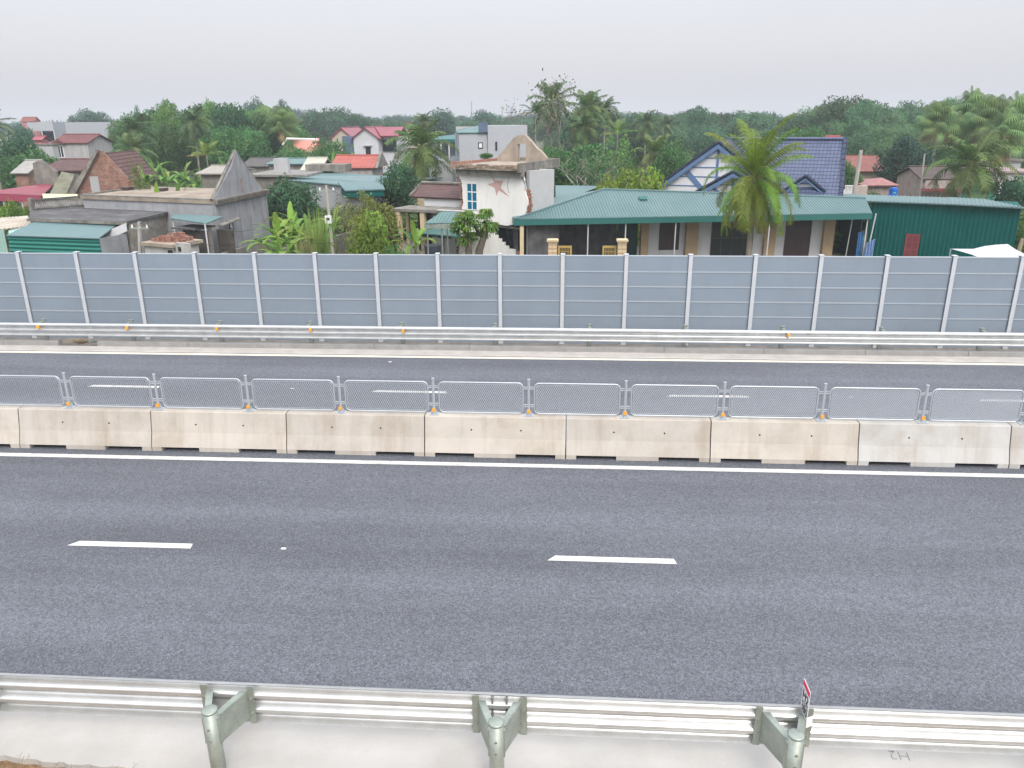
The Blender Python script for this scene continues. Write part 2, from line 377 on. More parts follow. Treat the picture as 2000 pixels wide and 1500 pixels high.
# near rail
YR = 6.93; ZR = .365
near = thing('guardrail', 'near galvanised three-wave guardrail with round posts along the bottom of the picture', 'guardrail', (0, YR, 0))
px_posts = [(425, 1372), (972, 1396), (1545, 1420)]
post_x = [atz(x, y, .83).x for x, y in px_posts]
post_x = [post_x[0]-3.05] + post_x + [post_x[-1]+3.05]
seg = [-14.0, post_x[0], post_x[2], post_x[2]+6, 16]
for i in range(len(seg)-1):
    o = rail_mesh(seg[i]-(.16 if i else 0), seg[i+1]+.16, 1).build('rail', galv, near); o.location = (0, (i % 2)*.0045, ZR)
YP = -.42    # post centre relative to the rail
pm = MB(); pm.sm = False; pm.tube([(0, 0, -.3), (0, 0, .885)], .078, 24)
capm = MB(); capm.tube([(0, 0, .882), (0, 0, .895), (0, 0, .905)], [.084, .084, .072], 24)
br = MB()
for s in (-1, 1):
    br.box(min(s*.30, s*.225), max(s*.30, s*.225), -.008, -.001, .36, .86)
    # wing plate from the flange to the post
    a = V(s*.228, -.008, 0); c = V(s*.070, YP+.015, 0)
    t = (c-a).normalized(); nrm = V(-t.y, t.x, 0)*.006
    for z0a, z1a, z0c, z1c in ((.44, .80, .46, .80),):
        p = [a+V(0, 0, z0a), c+V(0, 0, z0c), c+V(0, 0, z1c), a+V(0, 0, z1a)]
        if s < 0: p = p[::-1]
        br.slab(p, .006)
    w = V(-s*.075, 0.0, 0)   # folded lip along the top
    q = [a+V(0, 0, .803), a+w+V(0, 0, .803), c+w*.75+V(0, .03, .803), c+V(0, 0, .803)]
    if s > 0: q = q[::-1]
    br.slab(q[::-1], .006)
    br.box(min(s*.072, s*.090), max(s*.072, s*.090), YP-.02, YP+.06, .46, .80)
bo = MB()
for s in (-1, 1):
    for z in (.50, .70): bo.tube([(s*.262, -.025, z), (s*.262, -.006, z)], .014, 6)
bp_ = MB()
for z in (.55, .70): bp_.tube([(0, YP-.088, z), (0, YP-.07, z)], .015, 8)
first = None
for i, x in enumerate(post_x):
    if first is None:
        a1 = pm.build('post', galv_d, near, True); c1 = capm.build('cap', galv_d, a1, True); b1_ = br.build('spacer_bracket', galv_d, near); d1 = bo.build('bolt', boltm, b1_); e1_ = bp_.build('bolt', boltm, a1)
        d1.location = (0, 0, 0); e1_.location = (0, -YP, 0); first = (a1, b1_)
        a1.location = (x, YP, 0); b1_.location = (x, 0, 0)
    else:
        a2 = copy_tree(first[0], near); a2.location = (x, YP, 0); b2_ = copy_tree(first[1], near); b2_.location = (x, 0, 0)
# splice bolts at the middle post
sb = MB()
for dx in (-.13, .13):
    for z in (.86, .80, .66, .60): sb.tube([(post_x[2]+dx*.6, -.02, z-.02), (post_x[2]+dx*.6, .06, z-.02)], .012, 6)
sb.build('splice_bolt', boltm, near)

# distance plate on the rail
plate_m = surf('sign_white', (.74, .74, .75), var=.05, rough=.4); red = surf('sign_red', (.75, .01, .08), var=.03, rough=.4); blk = surf('sign_black', (.01, .01, .015), var=0, rough=.5)
def text_mesh(name, s, size, m, parent, loc, rot, ext=.0008, sx=1, bold=0.0):
    cu = bpy.data.curves.new(name, 'FONT'); cu.body = s; cu.size = size; cu.extrude = ext; cu.align_x = 'CENTER'; cu.align_y = 'CENTER'; cu.offset = bold
    t = bpy.data.objects.new(name, cu); col.objects.link(t); bpy.context.view_layer.update()
    me = bpy.data.meshes.new_from_object(t.evaluated_get(bpy.context.evaluated_depsgraph_get())); bpy.data.objects.remove(t)
    o = link(name, me, parent, m); o.location = loc; o.rotation_euler = rot; o.scale = (sx, 1, 1); return o
# plate geometry: upright two-sided km plate standing beside the third post
pT = at(1571, 1324, YR-.30); pB = at(1573, 1425, YR-.38)
sg = thing('distance_marker', 'small white folded marker plate lettered H2 with red top stripe on near rail', 'sign', (0, 0, 0))
ZT, ZB = 1.17, .72
A = atz(1561, 1392, .80); A = V(A.x, A.y, 0)
B_ = atz(1576, 1405, .80); B_ = V(B_.x, B_.y, 0)
sx0 = post_x[3]
ZT = 1.17
A = atz(1571, 1325, ZT); B_ = atz(1583, 1354, ZT); ZB = at(1573, 1422, B_.y).z
C_ = atz(1588, 1400, ZB+.12); A.z = B_.z = C_.z = 0
def vplate(P, Q, zb, zt, name, m, th=.004):
    b = MB(); b.slab([(P.x, P.y, zb), (Q.x, Q.y, zb), (Q.x, Q.y, zt), (P.x, P.y, zt)], th); return b.build(name, m, sg)
vplate(A, B_, ZB, ZT, 'plate', plate_m); vplate(B_+V(.004, 0, 0), C_, ZB, ZB+.13, 'folded_plate', plate_m)
dAB = (B_-A).normalized(); nAB = dAB.cross(V(0, 0, 1)); angAB = math.atan2(dAB.y, dAB.x); LAB = (B_-A).length
def onplate(u0_, u1_, z0, z1, name, m):
    b = MB(); P = A+dAB*u0_+nAB*.0025; Q = A+dAB*u1_+nAB*.0025
    b.slab([(P.x, P.y, z0), (Q.x, Q.y, z0), (Q.x, Q.y, z1), (P.x, P.y, z1)], .0018); return b.build(name, m, sg)
onplate(.006, LAB-.006, ZT-.07, ZT-.012, 'stripe', red); onplate(.006, LAB-.006, ZB+(ZT-ZB)*.46, ZB+(ZT-ZB)*.46+.010, 'divider', blk)
mid = A+dAB*LAB/2+nAB*.003
o_ = text_mesh('lettering', 'H2', .15, blk, sg, (mid.x, mid.y, ZB+(ZT-ZB)*.64), (R(90), 0, angAB), bold=.002); o_.scale[0] = LAB*.78/o_.dimensions[0]
o_ = text_mesh('lettering', '380', .125, blk, sg, (mid.x, mid.y, ZB+(ZT-ZB)*.32), (R(90), 0, angAB), bold=.001); o_.scale[0] = LAB*.84/o_.dimensions[0]; print('LAB', LAB, ZT-ZB)
pencil = surf('pencil_mark', (.22, .21, .20), var=.3)
g = atz(1756, 1475, .004); gr = text_mesh('pencil_writing', 'H2', .19, pencil, None, (g.x, g.y, .006), (0, 0, R(176)), ext=.0004, bold=-.006)
tag(gr, 'faint pencilled H2, upside down, on the pale concrete margin at lower right', 'writing')

# ---- far rail with posts and reflectors
YF = 23.17; ZF = .345
far = thing('guardrail', 'far galvanised guardrail with amber reflectors in front of the noise barrier', 'guardrail', (0, YF, 0))
fx = [at(x, 648, YF).x for x in (80, 250, 425, 603)]; fx = [fx[0]+i*(fx[3]-fx[0])/3 for i in range(-3, 15)]
seg = [XA]+[fx[i]+.9 for i in range(1, 18, 2)]+[XB]
for i in range(len(seg)-1):
    o = rail_mesh(seg[i]-.15, seg[i+1]+.15, -1).build('rail', galv, far); o.location = (0, -(i % 2)*.005, ZF); o.scale = (1, 1, .83)
pm2 = MB(); pm2.tube([(0, .22, -.1), (0, .22, .83)], .07, 16); pm2.box(-.05, .05, .0, .2, .42, .78)
cp2 = MB(); cp2.tube([(0, .22, .83), (0, .22, .842)], .076, 16)
rf2 = MB(); rf2.ext([(-.04, 0), (.04, 0), (.03, .09), (-.03, .09)], -.16, -.09, 'y')
p0 = None
for i, x in enumerate(fx):
    if p0 is None:
        p0 = pm2.build('post', galv_d, far); cp2.build('cap', galv_d, p0); p0.location = (x, 0, 0)
        r_0 = rf2.build('reflector', amber, far); r_0.location = (x+.02, 0, .61)
    else:
        q = copy_tree(p0, far); q.location = (x, 0, 0)
        if i < 8 or i in (11,):
            rr = r_0.copy(); col.objects.link(rr); rr.parent = far; rr.location = (x+(.1 if i > 5 else .02), 0, .61)

# ---- noise barrier
YW = 24.75
pan_m = surf('barrier_panel', (.245, .298, .366), rnd=True, streak=.12, scol=(.16,.18,.2), var=.07, scale=.5, rough=.45, metal=.2, fine=.02, spec=.5)
seam_m = surf('barrier_seam', (.38, .43, .48), var=.05, rough=.5, metal=.2)
wallb = thing('noise_barrier', 'long blue-grey panelled noise barrier with pale steel posts across the picture', 'barrier', (0, YW, 0))
tops = [(35, 490), (152, 491.5), (267, 492.5), (384, 493), (499, 493.5), (618, 494), (737, 494.5), (857, 495), (978, 496), (1102, 496.5), (1226, 496.5), (1350, 497), (1477, 497), (1603, 497.5), (1734, 497.5), (1866, 498), (1997, 499)]
wx = [at(x, y, YW).x for x, y in tops]; dxw = (wx[-1]-wx[0])/(len(wx)-1)
zt = sum(at(x, y+1, YW).z for x, y in tops)/len(tops)
wx = [wx[0]+dxw*i for i in range(-9, len(wx)+9)]
wh = zt - .06; rowh = .478
pb = MB(); pb.box(0, dxw-.14, -.03, .05, -.22, wh)
sm_ = MB()
z = wh
while z > .3:
    if z < wh: sm_.box(0, dxw-.14, -.045, -.031, z-.018, z+.018)
    z -= rowh
sm_.box(0, dxw-.14, -.04, .06, wh+.002, wh+.03)
po = MB(); po.box(-.06, .06, -.09, -.078, 0, zt); po.box(-.01, .01, -.078, .078, 0, zt); po.box(-.06, .06, .078, .09, 0, zt); po.box(-.07, .07, -.1, .1, zt, zt+.02)
po.box(-.075, .075, -.09, .09, -.22, 0)
for s in (-.07, 0, .07): po.ext([(-.091, .045), (-.19, .045), (-.091, .28)], s-.006, s+.006, 'x')
first = None
for i, x in enumerate(wx):
    if first is None:
        a1 = pb.build('panel', pan_m, wallb); sm_.build('seam_strip', seam_m, a1); a1.location = (x+.07, 0, 0)
        b1_ = po.build('post', galv_p, wallb); b1_.location = (x, 0, 0); first = (a1, b1_)
    else:
        q = copy_tree(first[0], wallb); q.location = (x+.07, 0, 0); q = copy_tree(first[1], wallb); q.location = (x, 0, 0)

# ---- concrete barriers of the median
bar_m = surf('barrier_concrete', (1, 1, 1), var=.07, scale=1.5, rough=.85, bump=.08, bscale=30, streak=.5, scol=(.26, .21, .15), grime=.30, objcol=True, rnd=True, fine=.03)
HB = .86
def prof_y(z):   # half width at height z
    pts = [(0, .30), (.10, .30), (.40, .20), (HB-.02, .115), (HB, .10)]
    for (a, b_), (c, d) in zip(pts, pts[1:]):
        if z <= c: return b_+(d-b_)*(z-a)/(c-a)
    return .10
LB = 3.0
def barrier_mesh():
    b = MB(); cuts = [0.012, .20, 1.02, 1.80, 2.66, LB-.012] if False else [.012, .22, 1.06, 1.94, 2.78, LB-.012]
    foot = [True, False, True, False, True]; zo = .092
    zs = [zo, .40, HB-.02, HB]
    for k in range(5):
        x0, x1 = cuts[k], cuts[k+1]
        nseg = 4
        for i in range(nseg):
            xa, xb = x0+(x1-x0)*i/nseg, x0+(x1-x0)*(i+1)/nseg
            for za, zb in zip(zs, zs[1:]):
                for s in (-1, 1):
                    q = [(xa, s*prof_y(za), za), (xb, s*prof_y(za), za), (xb, s*prof_y(zb), zb), (xa, s*prof_y(zb), zb)]
                    b.quad(*(q if s < 0 else q[::-1]))
            b.quad((xa, -.10, HB), (xb, -.10, HB), (xb, .10, HB), (xa, .10, HB))
            b.quad((xa, .30, zo), (xb, .30, zo), (xb, -.30, zo), (xa, -.30, zo))
        if foot[k]: b.box(x0+(.0 if k == 0 else .0), x1, -.297, .297, 0, zo+.002)
    for x in (cuts[0], cuts[-1]):
        b.quad(*[(x, s*prof_y(z_), z_) for s, z_ in [(-1, .092), (-1, .4), (-1, HB), (1, HB), (1, .4), (1, .092)]])
    return b
yfront = atz(1000, 895, 0).y; YB = yfront+.30
joints = [295, 558, 828, 1104, 1385, 1675, 1973]
jx = [at(x, 822+.022*(x-1000), YB-.1).x for x in joints]
pitch_b = (jx[-1]-jx[0])/6; LBs = pitch_b/LB
hole = MB(); 
for x in (1.0, 2.05): hole.tube([(x, -(prof_y(.58))-.006, .58), (x, -.10, .58)], .018, 10)
b0 = thing('concrete_barrier', '', 'barrier', (0, 0, 0), 0, 'concrete barriers down the middle of the road')
bb = barrier_mesh().build('body', bar_m, b0); hh = hole.build('form_tie_hole', dark, b0)
warm = (.46, .43, .395, 1); warm2 = (.49, .455, .41, 1); pale = (.47, .468, .458, 1); pale2 = (.45, .445, .435, 1)
labs = {-2: 'beige concrete barrier cut off by the left edge of the picture', -1: 'beige concrete barrier under the second mesh panel from the left, first whole one',
 0: 'beige concrete barrier with a small grey-green smear near its top left corner', 1: 'stained beige concrete barrier, third whole one from the left, near the middle left',
 2: 'beige concrete barrier just left of the centre, brown stain at its top left', 3: 'beige concrete barrier just right of the centre, streaked below the rim',
 4: 'brown-streaked beige concrete barrier left of the pale one', 5: 'clean pale grey concrete barrier, the palest whole one, at right', 6: 'pale concrete barrier cut off by the right edge of the picture'}
for k in range(-5, 10):
    o = b0 if k == -5 else copy_tree(b0)
    o.location = (jx[0]+pitch_b*k, YB, 0); o.scale = (LBs, 1, 1)
    c = pale if k == 5 else (pale2 if k == 6 else (warm2 if k % 2 == 0 else warm))
    o.children[0].color = c
    o['label'] = labs.get(k, 'concrete barrier of the median outside the picture')
bpy.context.view_layer.update()
# a rubber mark on barrier 0
p = at(316, 815, YB-.13); b = MB(); b.quad((-.06, 0, -.04), (.03, 0, -.06), (.08, .005, .0), (.0, .006, .05)); 
# ---- mesh fence on the barriers
mf = thing('mesh_fence', 'low galvanised mesh fence with round-cornered panels on top of the concrete barriers', 'fence', (0, YB, HB))
ppx = [(138, 800), (312, 800), (490, 805), (668, 808), (850, 812), (1036, 817), (1224, 820), (1413, 824), (1607, 828), (1803, 831), (1998, 835)]
fx_ = [at(x, y, YB).x for x, y in ppx]; dp = (fx_[-1]-fx_[0])/10; fx_ = [fx_[0]+dp*i for i in range(-3, 14)]
z_top = at(1130, 750, YB).z-HB   # panel top above the barrier
PH = z_top-.05; PW = dp-.24
def rrect(w, h, r, zc, n=6):
    pts = []
    for cx, cz, a0 in ((w/2-r, h/2-r, 0), (-w/2+r, h/2-r, 90), (-w/2+r, -h/2+r, 180), (w/2-r, -h/2+r, 270)):
        for k in range(n+1):
            t = R(a0+90*k/n); pts.append((cx+r*math.cos(t), 0, zc+cz+r*math.sin(t)))
    return pts+[pts[0]]
zc = .05+PH/2
fr = MB(); fr.sm = True; fr.tube(rrect(PW, PH, .10, zc), .0155, 8, False)
fr2 = MB(); fr2.tube(rrect(PW-.075, PH-.075, .07, zc), .006, 6, False)
ms = MB()
W2, H2 = (PW-.08)/2, (PH-.08)/2
def ribbon(x0, slope, wdt, tilt):
    # line z = slope*(x-x0) clipped to the panel
    xs = sorted([x0-H2/slope, x0+H2/slope]); xa, xb = max(xs[0], -W2), min(xs[1], W2)
    if xb-xa < .01: return
    za, zb = slope*(xa-x0), slope*(xb-x0); d = V(xb-xa, 0, zb-za).normalized(); nrm = V(-d.z, 0, d.x)
    o1 = nrm*wdt*math.cos(tilt)/2+V(0, 1, 0)*wdt*math.sin(tilt)/2
    a, c = V(xa, 0, za+zc), V(xb, 0, zb+zc); ms.quad(a-o1, c-o1, c+o1, a+o1)
st = .042; x = -W2-1
while x < W2+1:
    ribbon(x, 1.9, .024, R(50)); x += st
x = -W2-1
while x < W2+1:
    ribbon(x, -.35, .0035, R(-30)); x += st
fence_m = surf('fence_metal', (.50, .54, .58), var=.08, rough=.4, metal=.45)
mesh_m = surf('mesh_metal', (.42, .45, .49), rough=.5, metal=.3, var=.04)
pst = MB(); pst.tube([(0, 0, 0), (0, 0, z_top+.07)], .028, 12); pst.tube([(0, 0, z_top+.07), (0, 0, z_top+.085)], .032, 12)
for z in (.24, z_top-.13): pst.tube([(-.13, 0, z), (.13, 0, z)], .010, 6); 
for z in (.20, z_top-.09): pst.box(-.10, .10, -.004, .004, z-.012, z+.012)
pst.ext([(-.10, 0), (.10, 0), (.035, .12), (-.035, .12)], -.006, .006, 'y'); pst.box(-.10, .10, -.09, .09, .0, .012)
for s in (-.05, .05): pst.tube([(s, -.06, .01), (s, -.06, .05)], .009, 6)
rfl = MB(); rfl.box(-.033, .033, -.055, -.035, .07, .14)
first = None
for i, x in enumerate(fx_):
    if first is None:
        a1 = fr.build('panel', fence_m, mf); fr2.build('inner_frame', fence_m, a1); ms.build('mesh', mesh_m, a1); a1.location = (x+dp/2, 0, .0)
        b1_ = pst.build('post', fence_m, mf); rfl.build('reflector', amber, b1_); b1_.location = (x, 0, 0.002); first = (a1, b1_)
    else:
        q = copy_tree(first[0], mf); q.location = (x+dp/2, 0, 0); q = copy_tree(first[1], mf); q.location = (x, 0, .002)
# the village ground and the slope under the barrier
gm = surf('village_ground', (.075, .095, .04), var=.4, scale=.3, bump=.6, bscale=6, grime=.8, scol=(.13, .11, .07))
b = MB(); b.grid([[(x, y, z) for x in np.linspace(-420, 420, 30)] for y, z in ((24.88, -.02), (26.5, G), (60, G), (120, G), (300, G), (640, G))])
b.grid([[(x, y, z) for x in (-420, -46)] for y, z in ((-3, -.3), (24.88, -.3))]); b.grid([[(x, y, z) for x in (41, 420)] for y, z in ((-3, -.3), (24.88, -.3))])
tag(b.build('ground', gm), kind='structure')
# ================================================================ VEGETATION
lf = leafmat('foliage'); lf_palm = leafmat('palm_foliage', .3)
bark = surf('bark', (.14, .115, .09), var=.3, scale=6, bump=.6, bscale=12)
bark_pale = surf('pale_bark', (.30, .28, .25), var=.3, scale=5, bump=.5, bscale=10)
rng_ = np.random.default_rng(11)
def leaf_quads(pos, nrm, size, rs, aspect=.55):
    n = len(pos); nrm = nrm/np.linalg.norm(nrm, axis=1, keepdims=True)
    t = rs.normal(size=(n, 3)); t -= nrm*(t*nrm).sum(1, keepdims=True); t /= np.linalg.norm(t, axis=1, keepdims=True); b = np.cross(nrm, t)
    sz = size*rs.uniform(.6, 1.35, (n, 1))
    v = np.stack([pos-t*sz, pos+b*sz*aspect, pos+t*sz, pos-b*sz*aspect], 1)
    return v.reshape(-1, 3)
def np_mesh(name, verts, k, tint):
    """verts (n*k,3) -> n faces of k corners, tint (n,3) per face"""
    n = len(verts)//k; me = bpy.data.meshes.new(name)
    me.vertices.add(len(verts)); me.vertices.foreach_set('co', verts.astype(np.float32).ravel())
    me.loops.add(n*k); me.loops.foreach_set('vertex_index', np.arange(n*k, dtype=np.int32))
    me.polygons.add(n); me.polygons.foreach_set('loop_start', np.arange(0, n*k, k, dtype=np.int32)); me.update(calc_edges=True)
    a = me.attributes.new('tint', 'FLOAT_COLOR', 'FACE'); c = np.ones((n, 4), np.float32); c[:, :3] = tint; a.data.foreach_set('color', c.ravel())
    return me
def crown_arrays(seed, nb=34, nl=5200, leaf=.026, base=.28, squash=1., top=1., open_=0., limbs=True, rad=(.13, .24)):
    rs = np.random.default_rng(seed); cz = (base+top)/2; hz = (top-base)/2
    C = []; 
    while len(C) < nb:
        p = rs.uniform(-1, 1, 3); r = np.linalg.norm(p)
        if r < 1 and r > .35*(1-open_): C.append(p)
    C = np.array(C); rad_ = rs.uniform(*rad, nb)
    C[:, :2] *= (.5-rad_[:, None]*.62); C[:, 2] = cz+C[:, 2]*(hz-rad_*.7*squash)
    # taper: wider in the middle/top
    w = rad_**2; idx = rs.choice(nb, nl, p=w/w.sum())
    d = rs.normal(size=(nl, 3)); d[:, 2] += .25; d /= np.linalg.norm(d, axis=1, keepdims=True)
    rr = rad_[idx][:, None]*(rs.uniform(.55, 1.08, (nl, 1))**.6)
    lump = 1+.18*np.sin(d[:, :1]*7+idx[:, None])*np.cos(d[:, 1:2]*6+idx[:, None]*2)
    pos = C[idx]+d*rr*lump*np.array([1, 1, .8*squash+.0])
    pos[:, 2] = np.clip(pos[:, 2], .01, 1.0+rs.uniform(0, .02, nl))
    nrm = d+rs.normal(size=(nl, 3))*.65
    v = leaf_quads(pos, nrm, leaf, rs)
    ct = rs.uniform(.1, .9, nb); ch = rs.uniform(0, 1, nb)
    xy = np.abs(v[:, :2]).max(); zz = v[:, 2].max(); v[:, :2] *= .5/np.percentile(np.abs(v[:, :2]), 99.6); v[:, 2] /= np.percentile(v[:, 2], 99.8)
    tint = np.stack([np.clip(ct[idx]*.75+rs.uniform(0, .3, nl), 0, 1), np.clip(ch[idx]*.6+rs.uniform(0, .4, nl), 0, 1), (rs.random(nl) < .015)*.6], 1)
    return v, tint, C
def trunk_mb(C, seed, r=.018, base=.3, pale=False):
    rs = np.random.default_rng(seed+50); b = MB(); b.sm = True
    b.tube([(0, 0, -.02), (.01, .005, base*.5), (0, .01, base), (.01, 0, min(.7, base+.3))], [r*1.4, r, r*.8, r*.4], 8)
    for c in C[::2]:
        z0 = base*rs.uniform(.6, 1.3); b.tube([(0, 0, z0), (c[0]*.45, c[1]*.45, z0+(c[2]-z0)*.55), tuple(c)], [r*.5, r*.3, r*.12], 5)
    return b
PROTO = {}
def make_proto(key, seed, m=bark, r=.018, **k):
    v, t, C = crown_arrays(seed, **k); me = np_mesh('crown', v, 4, t); me.materials.append(lf)
    tb = trunk_mb(C, seed, r, k.get('base', .28)); 
    PROTO[key] = (me, tb, m, v, t); 
for i in range(4): make_proto('round%d' % i, 100+i*7, nb=40, nl=7000, base=.22, leaf=.021)
for i in range(3): make_proto('tall%d' % i, 200+i*7, nb=44, nl=7000, base=.15, leaf=.020, rad=(.10, .18))
for i in range(2): make_proto('bush%d' % i, 300+i*7, nb=34, nl=7000, base=.0, leaf=.026, rad=(.16, .28))
for i in range(2): make_proto('airy%d' % i, 400+i*7, m=bark_pale, nb=46, nl=2600, base=.2, leaf=.020, open_=.5, rad=(.06, .13), r=.014)
make_proto('mango', 500, nb=9, nl=10, base=.4, leaf=.09, rad=(.2, .28))
_trunkme = {}
def plant(kind, name, label, cat, x, y, w, h, colr, group=None, rz=None, z=G, trunk=True):
    me, tb, m, _, _ = PROTO[kind]
    t = thing(name, label, cat, (x, y, z), random.uniform(0, 6.28) if rz is None else rz, group); t.scale = (w, w, h)
    c = bpy.data.objects.new('crown' if 'bush' not in name else 'foliage', me); col.objects.link(c); c.parent = t; c.color = (*colr, 1)
    if trunk:
        if kind not in _trunkme:
            o = tb.build('trunk', m, t); _trunkme[kind] = o.data
        else: link('trunk', _trunkme[kind], t)
    return t
def tree(kind, name, label, px, pytop, wpx, Y, colr, group=None, cat=None, pybot=None, trunk=True):
    p = at(px, pytop, Y); z0 = G if pybot is None else at(px, pybot, Y).z
    d = (p-cam_pos).dot(fw); w = wpx/FPX*d
    return plant(kind, name, label, cat or ('bush' if 'bush' in name or 'shrub' in name else 'tree'), p.x, Y, w, max(p.z-z0, .8), colr, group, z=z0, trunk=trunk)
def woodland(name, specs, colr, label):
    """one mass of many crowns: specs = (px, pytop, wpx, Y, proto)"""
    rs = np.random.default_rng(len(specs)+3); VV = []; TT = []
    for (px, pt, wp, Y, kind) in specs:
        p = at(px, pt, Y); d = (p-cam_pos).dot(fw); w = wp/FPX*d; h = p.z-G
        v, t = PROTO[kind][3], PROTO[kind][4]; a = rs.uniform(0, 6.28); c, s = math.cos(a), math.sin(a)
        q = np.stack([(v[:, 0]*c-v[:, 1]*s)*w+p.x, (v[:, 0]*s+v[:, 1]*c)*w+Y, v[:, 2]*h+G], 1)
        k = rs.uniform(-.38, .42); g_ = rs.uniform(-.5, .5)
        tt = t.copy(); tt[:, 0] = np.clip(tt[:, 0]+k, 0, 1); tt[:, 1] = np.clip(tt[:, 1]+g_, 0, 1)
        VV.append(q); TT.append(tt)
    me = np_mesh(name, np.concatenate(VV), 4, np.concatenate(TT)); me.materials.append(lf)
    o = link(name, me); o.color = (*colr, 1); return tag(o, label, 'woodland', kind='stuff')
# ---- palms
def palm_crown(seed, L=2.6, nf=24, nleaf=34, wind=(.25, 0), droop=1.5, elev=(-45, 80), lw=.035, lfac=.24, gold=.0):
    rs = np.random.default_rng(seed); verts = []; tint = []; rach = MB()
    for i in range(nf):
        a = i*2.399+rs.uniform(-.25, .25); q = (i+.5)/nf; el = R(elev[1]-(elev[1]-elev[0])*q**.85)+rs.uniform(-.1, .1); l = L*rs.uniform(.85, 1.08)*(.82 if q < .2 else 1)
        l *= 1-.32*q if L > 3.2 else 1; dr = droop*rs.uniform(.75, 1.2)*(.55 if q < .33 else 1)*(1.0 if q < .8 else .35)
        p = np.array([0., 0, 0]); n = 14; pts = [p.copy()]; dirs = []
        tl = rs.uniform(.2, .8); hue = rs.uniform(0, 1); brown = .75 if (q > .93 and rs.random() < .6) else (gold if rs.random() < .3 else 0)
        for k in range(n):
            t = k/n; e_ = el-dr*t*t*1.0-dr*.25*t; d = np.array([math.cos(a)*math.cos(e_)+wind[0]*t, math.sin(a)*math.cos(e_)+wind[1]*t, math.sin(e_)]); d /= np.linalg.norm(d)
            dirs.append(d); p = p+d*l/n; pts.append(p.copy())
        rach.tube([tuple(x) for x in pts[::2]], [.028*L/2.6*(1-j/(n/2+1)*.85) for j in range(len(pts[::2]))], 5, False)
        for k in range(nleaf):
            t = .12+.88*(k+.5)/nleaf; f = t*n; j = min(int(f), n-1); pos = pts[j]+(pts[j+1]-pts[j])*(f-j); d = dirs[j]
            side = np.cross(d, [0, 0, 1.]); side /= (np.linalg.norm(side)+1e-6); upv = np.cross(side, d)
            ll = L*lfac*(math.sin(math.pi*min(1, t*.86+.10))**.6)*rs.uniform(.85, 1.1)
            for s in (-1, 1):
                o = side*s*.80+d*.55+upv*rs.uniform(-.15, .2); o /= np.linalg.norm(o)
                m1 = pos+o*ll*.5; o2 = o+np.array([wind[0]*.5, wind[1]*.5, -.85]); o2 /= np.linalg.norm(o2); m2 = m1+o2*ll*.55
                wv = d*lw*L/2.6
                verts += [pos-wv*.5, pos+wv*.5, m1+wv*.6, m1-wv*.6, m1-wv*.6, m1+wv*.6, m2+wv*.08, m2-wv*.08]
                c = (np.clip(tl+rs.uniform(-.2, .2), 0, 1), hue, brown); tint += [c, c]
    return np.array(verts), np.array(tint), rach
def fan_crown(seed, R_=1.3, nl=30):
    rs = np.random.default_rng(seed); verts = []; tint = []; rach = MB()
    for i in range(nl):
        a = i*2.399; q = (i+.5)/nl; el = R(85-150*q)+rs.uniform(-.1, .1); pl = R_*rs.uniform(.7, 1.0)
        d = np.array([math.cos(a)*math.cos(el), math.sin(a)*math.cos(el), math.sin(el)]); c0 = d*pl; rach.tube([(0, 0, 0), tuple(c0)], .02, 4, False)
        side = np.cross(d, [0, 0, 1.]); side /= np.linalg.norm(side)+1e-6; side = side+rs.normal(size=3)*.35; side /= np.linalg.norm(side); upv = np.cross(side, d); dead = q > .86
        tl = rs.uniform(.25, .95); hue = rs.uniform(0, 1); ns = 26; lr = R_*rs.uniform(.6, .85)
        for k in range(ns):
            th = R(-150+300*k/(ns-1)); o = d*math.cos(th)+side*math.sin(th); o2 = o+np.array([0, 0, -1.5 if not dead else -2.2]); o2 /= np.linalg.norm(o2)
            w = np.cross(o, upv)*.030*R_; m1 = c0+o*lr*.6; m2 = m1+o2*lr*.6
            verts += [c0, c0+w*.2, m1+w, m1-w, m1-w, m1+w, m2+w*.1, m2-w*.1]; cc = (tl, hue, .8 if dead else 0); tint += [cc, cc]
    return np.array(verts), np.array(tint), rach
palm_trunk_m = surf('palm_trunk', (.30, .26, .21), var=.3, scale=4, bump=.6, bscale=9, pattern='seam' if False else None)
palm_rach = surf('palm_rib', (.20, .24, .07), var=.2, scale=3)
coco_m = surf('coconut', (.30, .33, .08), var=.3)
PALM = {}
def palm_proto(key, arr):
    v, t, r = arr; me = np_mesh('fronds', v, 4, t); me.materials.append(lf_palm); PALM[key] = [me, r, None]
palm_proto('big', palm_crown(3, L=3.9, nf=46, nleaf=60, wind=(.16, .0), droop=1.6, elev=(-58, 88), lfac=.165, lw=.020, gold=.12))
palm_proto('a', palm_crown(5, nf=24, nleaf=26, wind=(.15, .05), droop=1.7, lw=.06, lfac=.27))
palm_proto('b', palm_crown(9, nf=26, nleaf=26, wind=(.3, -.05), droop=1.3, elev=(-50, 85), lw=.06, lfac=.24))
palm_proto('areca', palm_crown(14, nf=13, nleaf=20, wind=(.05, 0), droop=1.1, elev=(5, 85), lw=.06, lfac=.22))
palm_proto('fan', fan_crown(21)); palm_proto('fan2', fan_crown(25, nl=36))
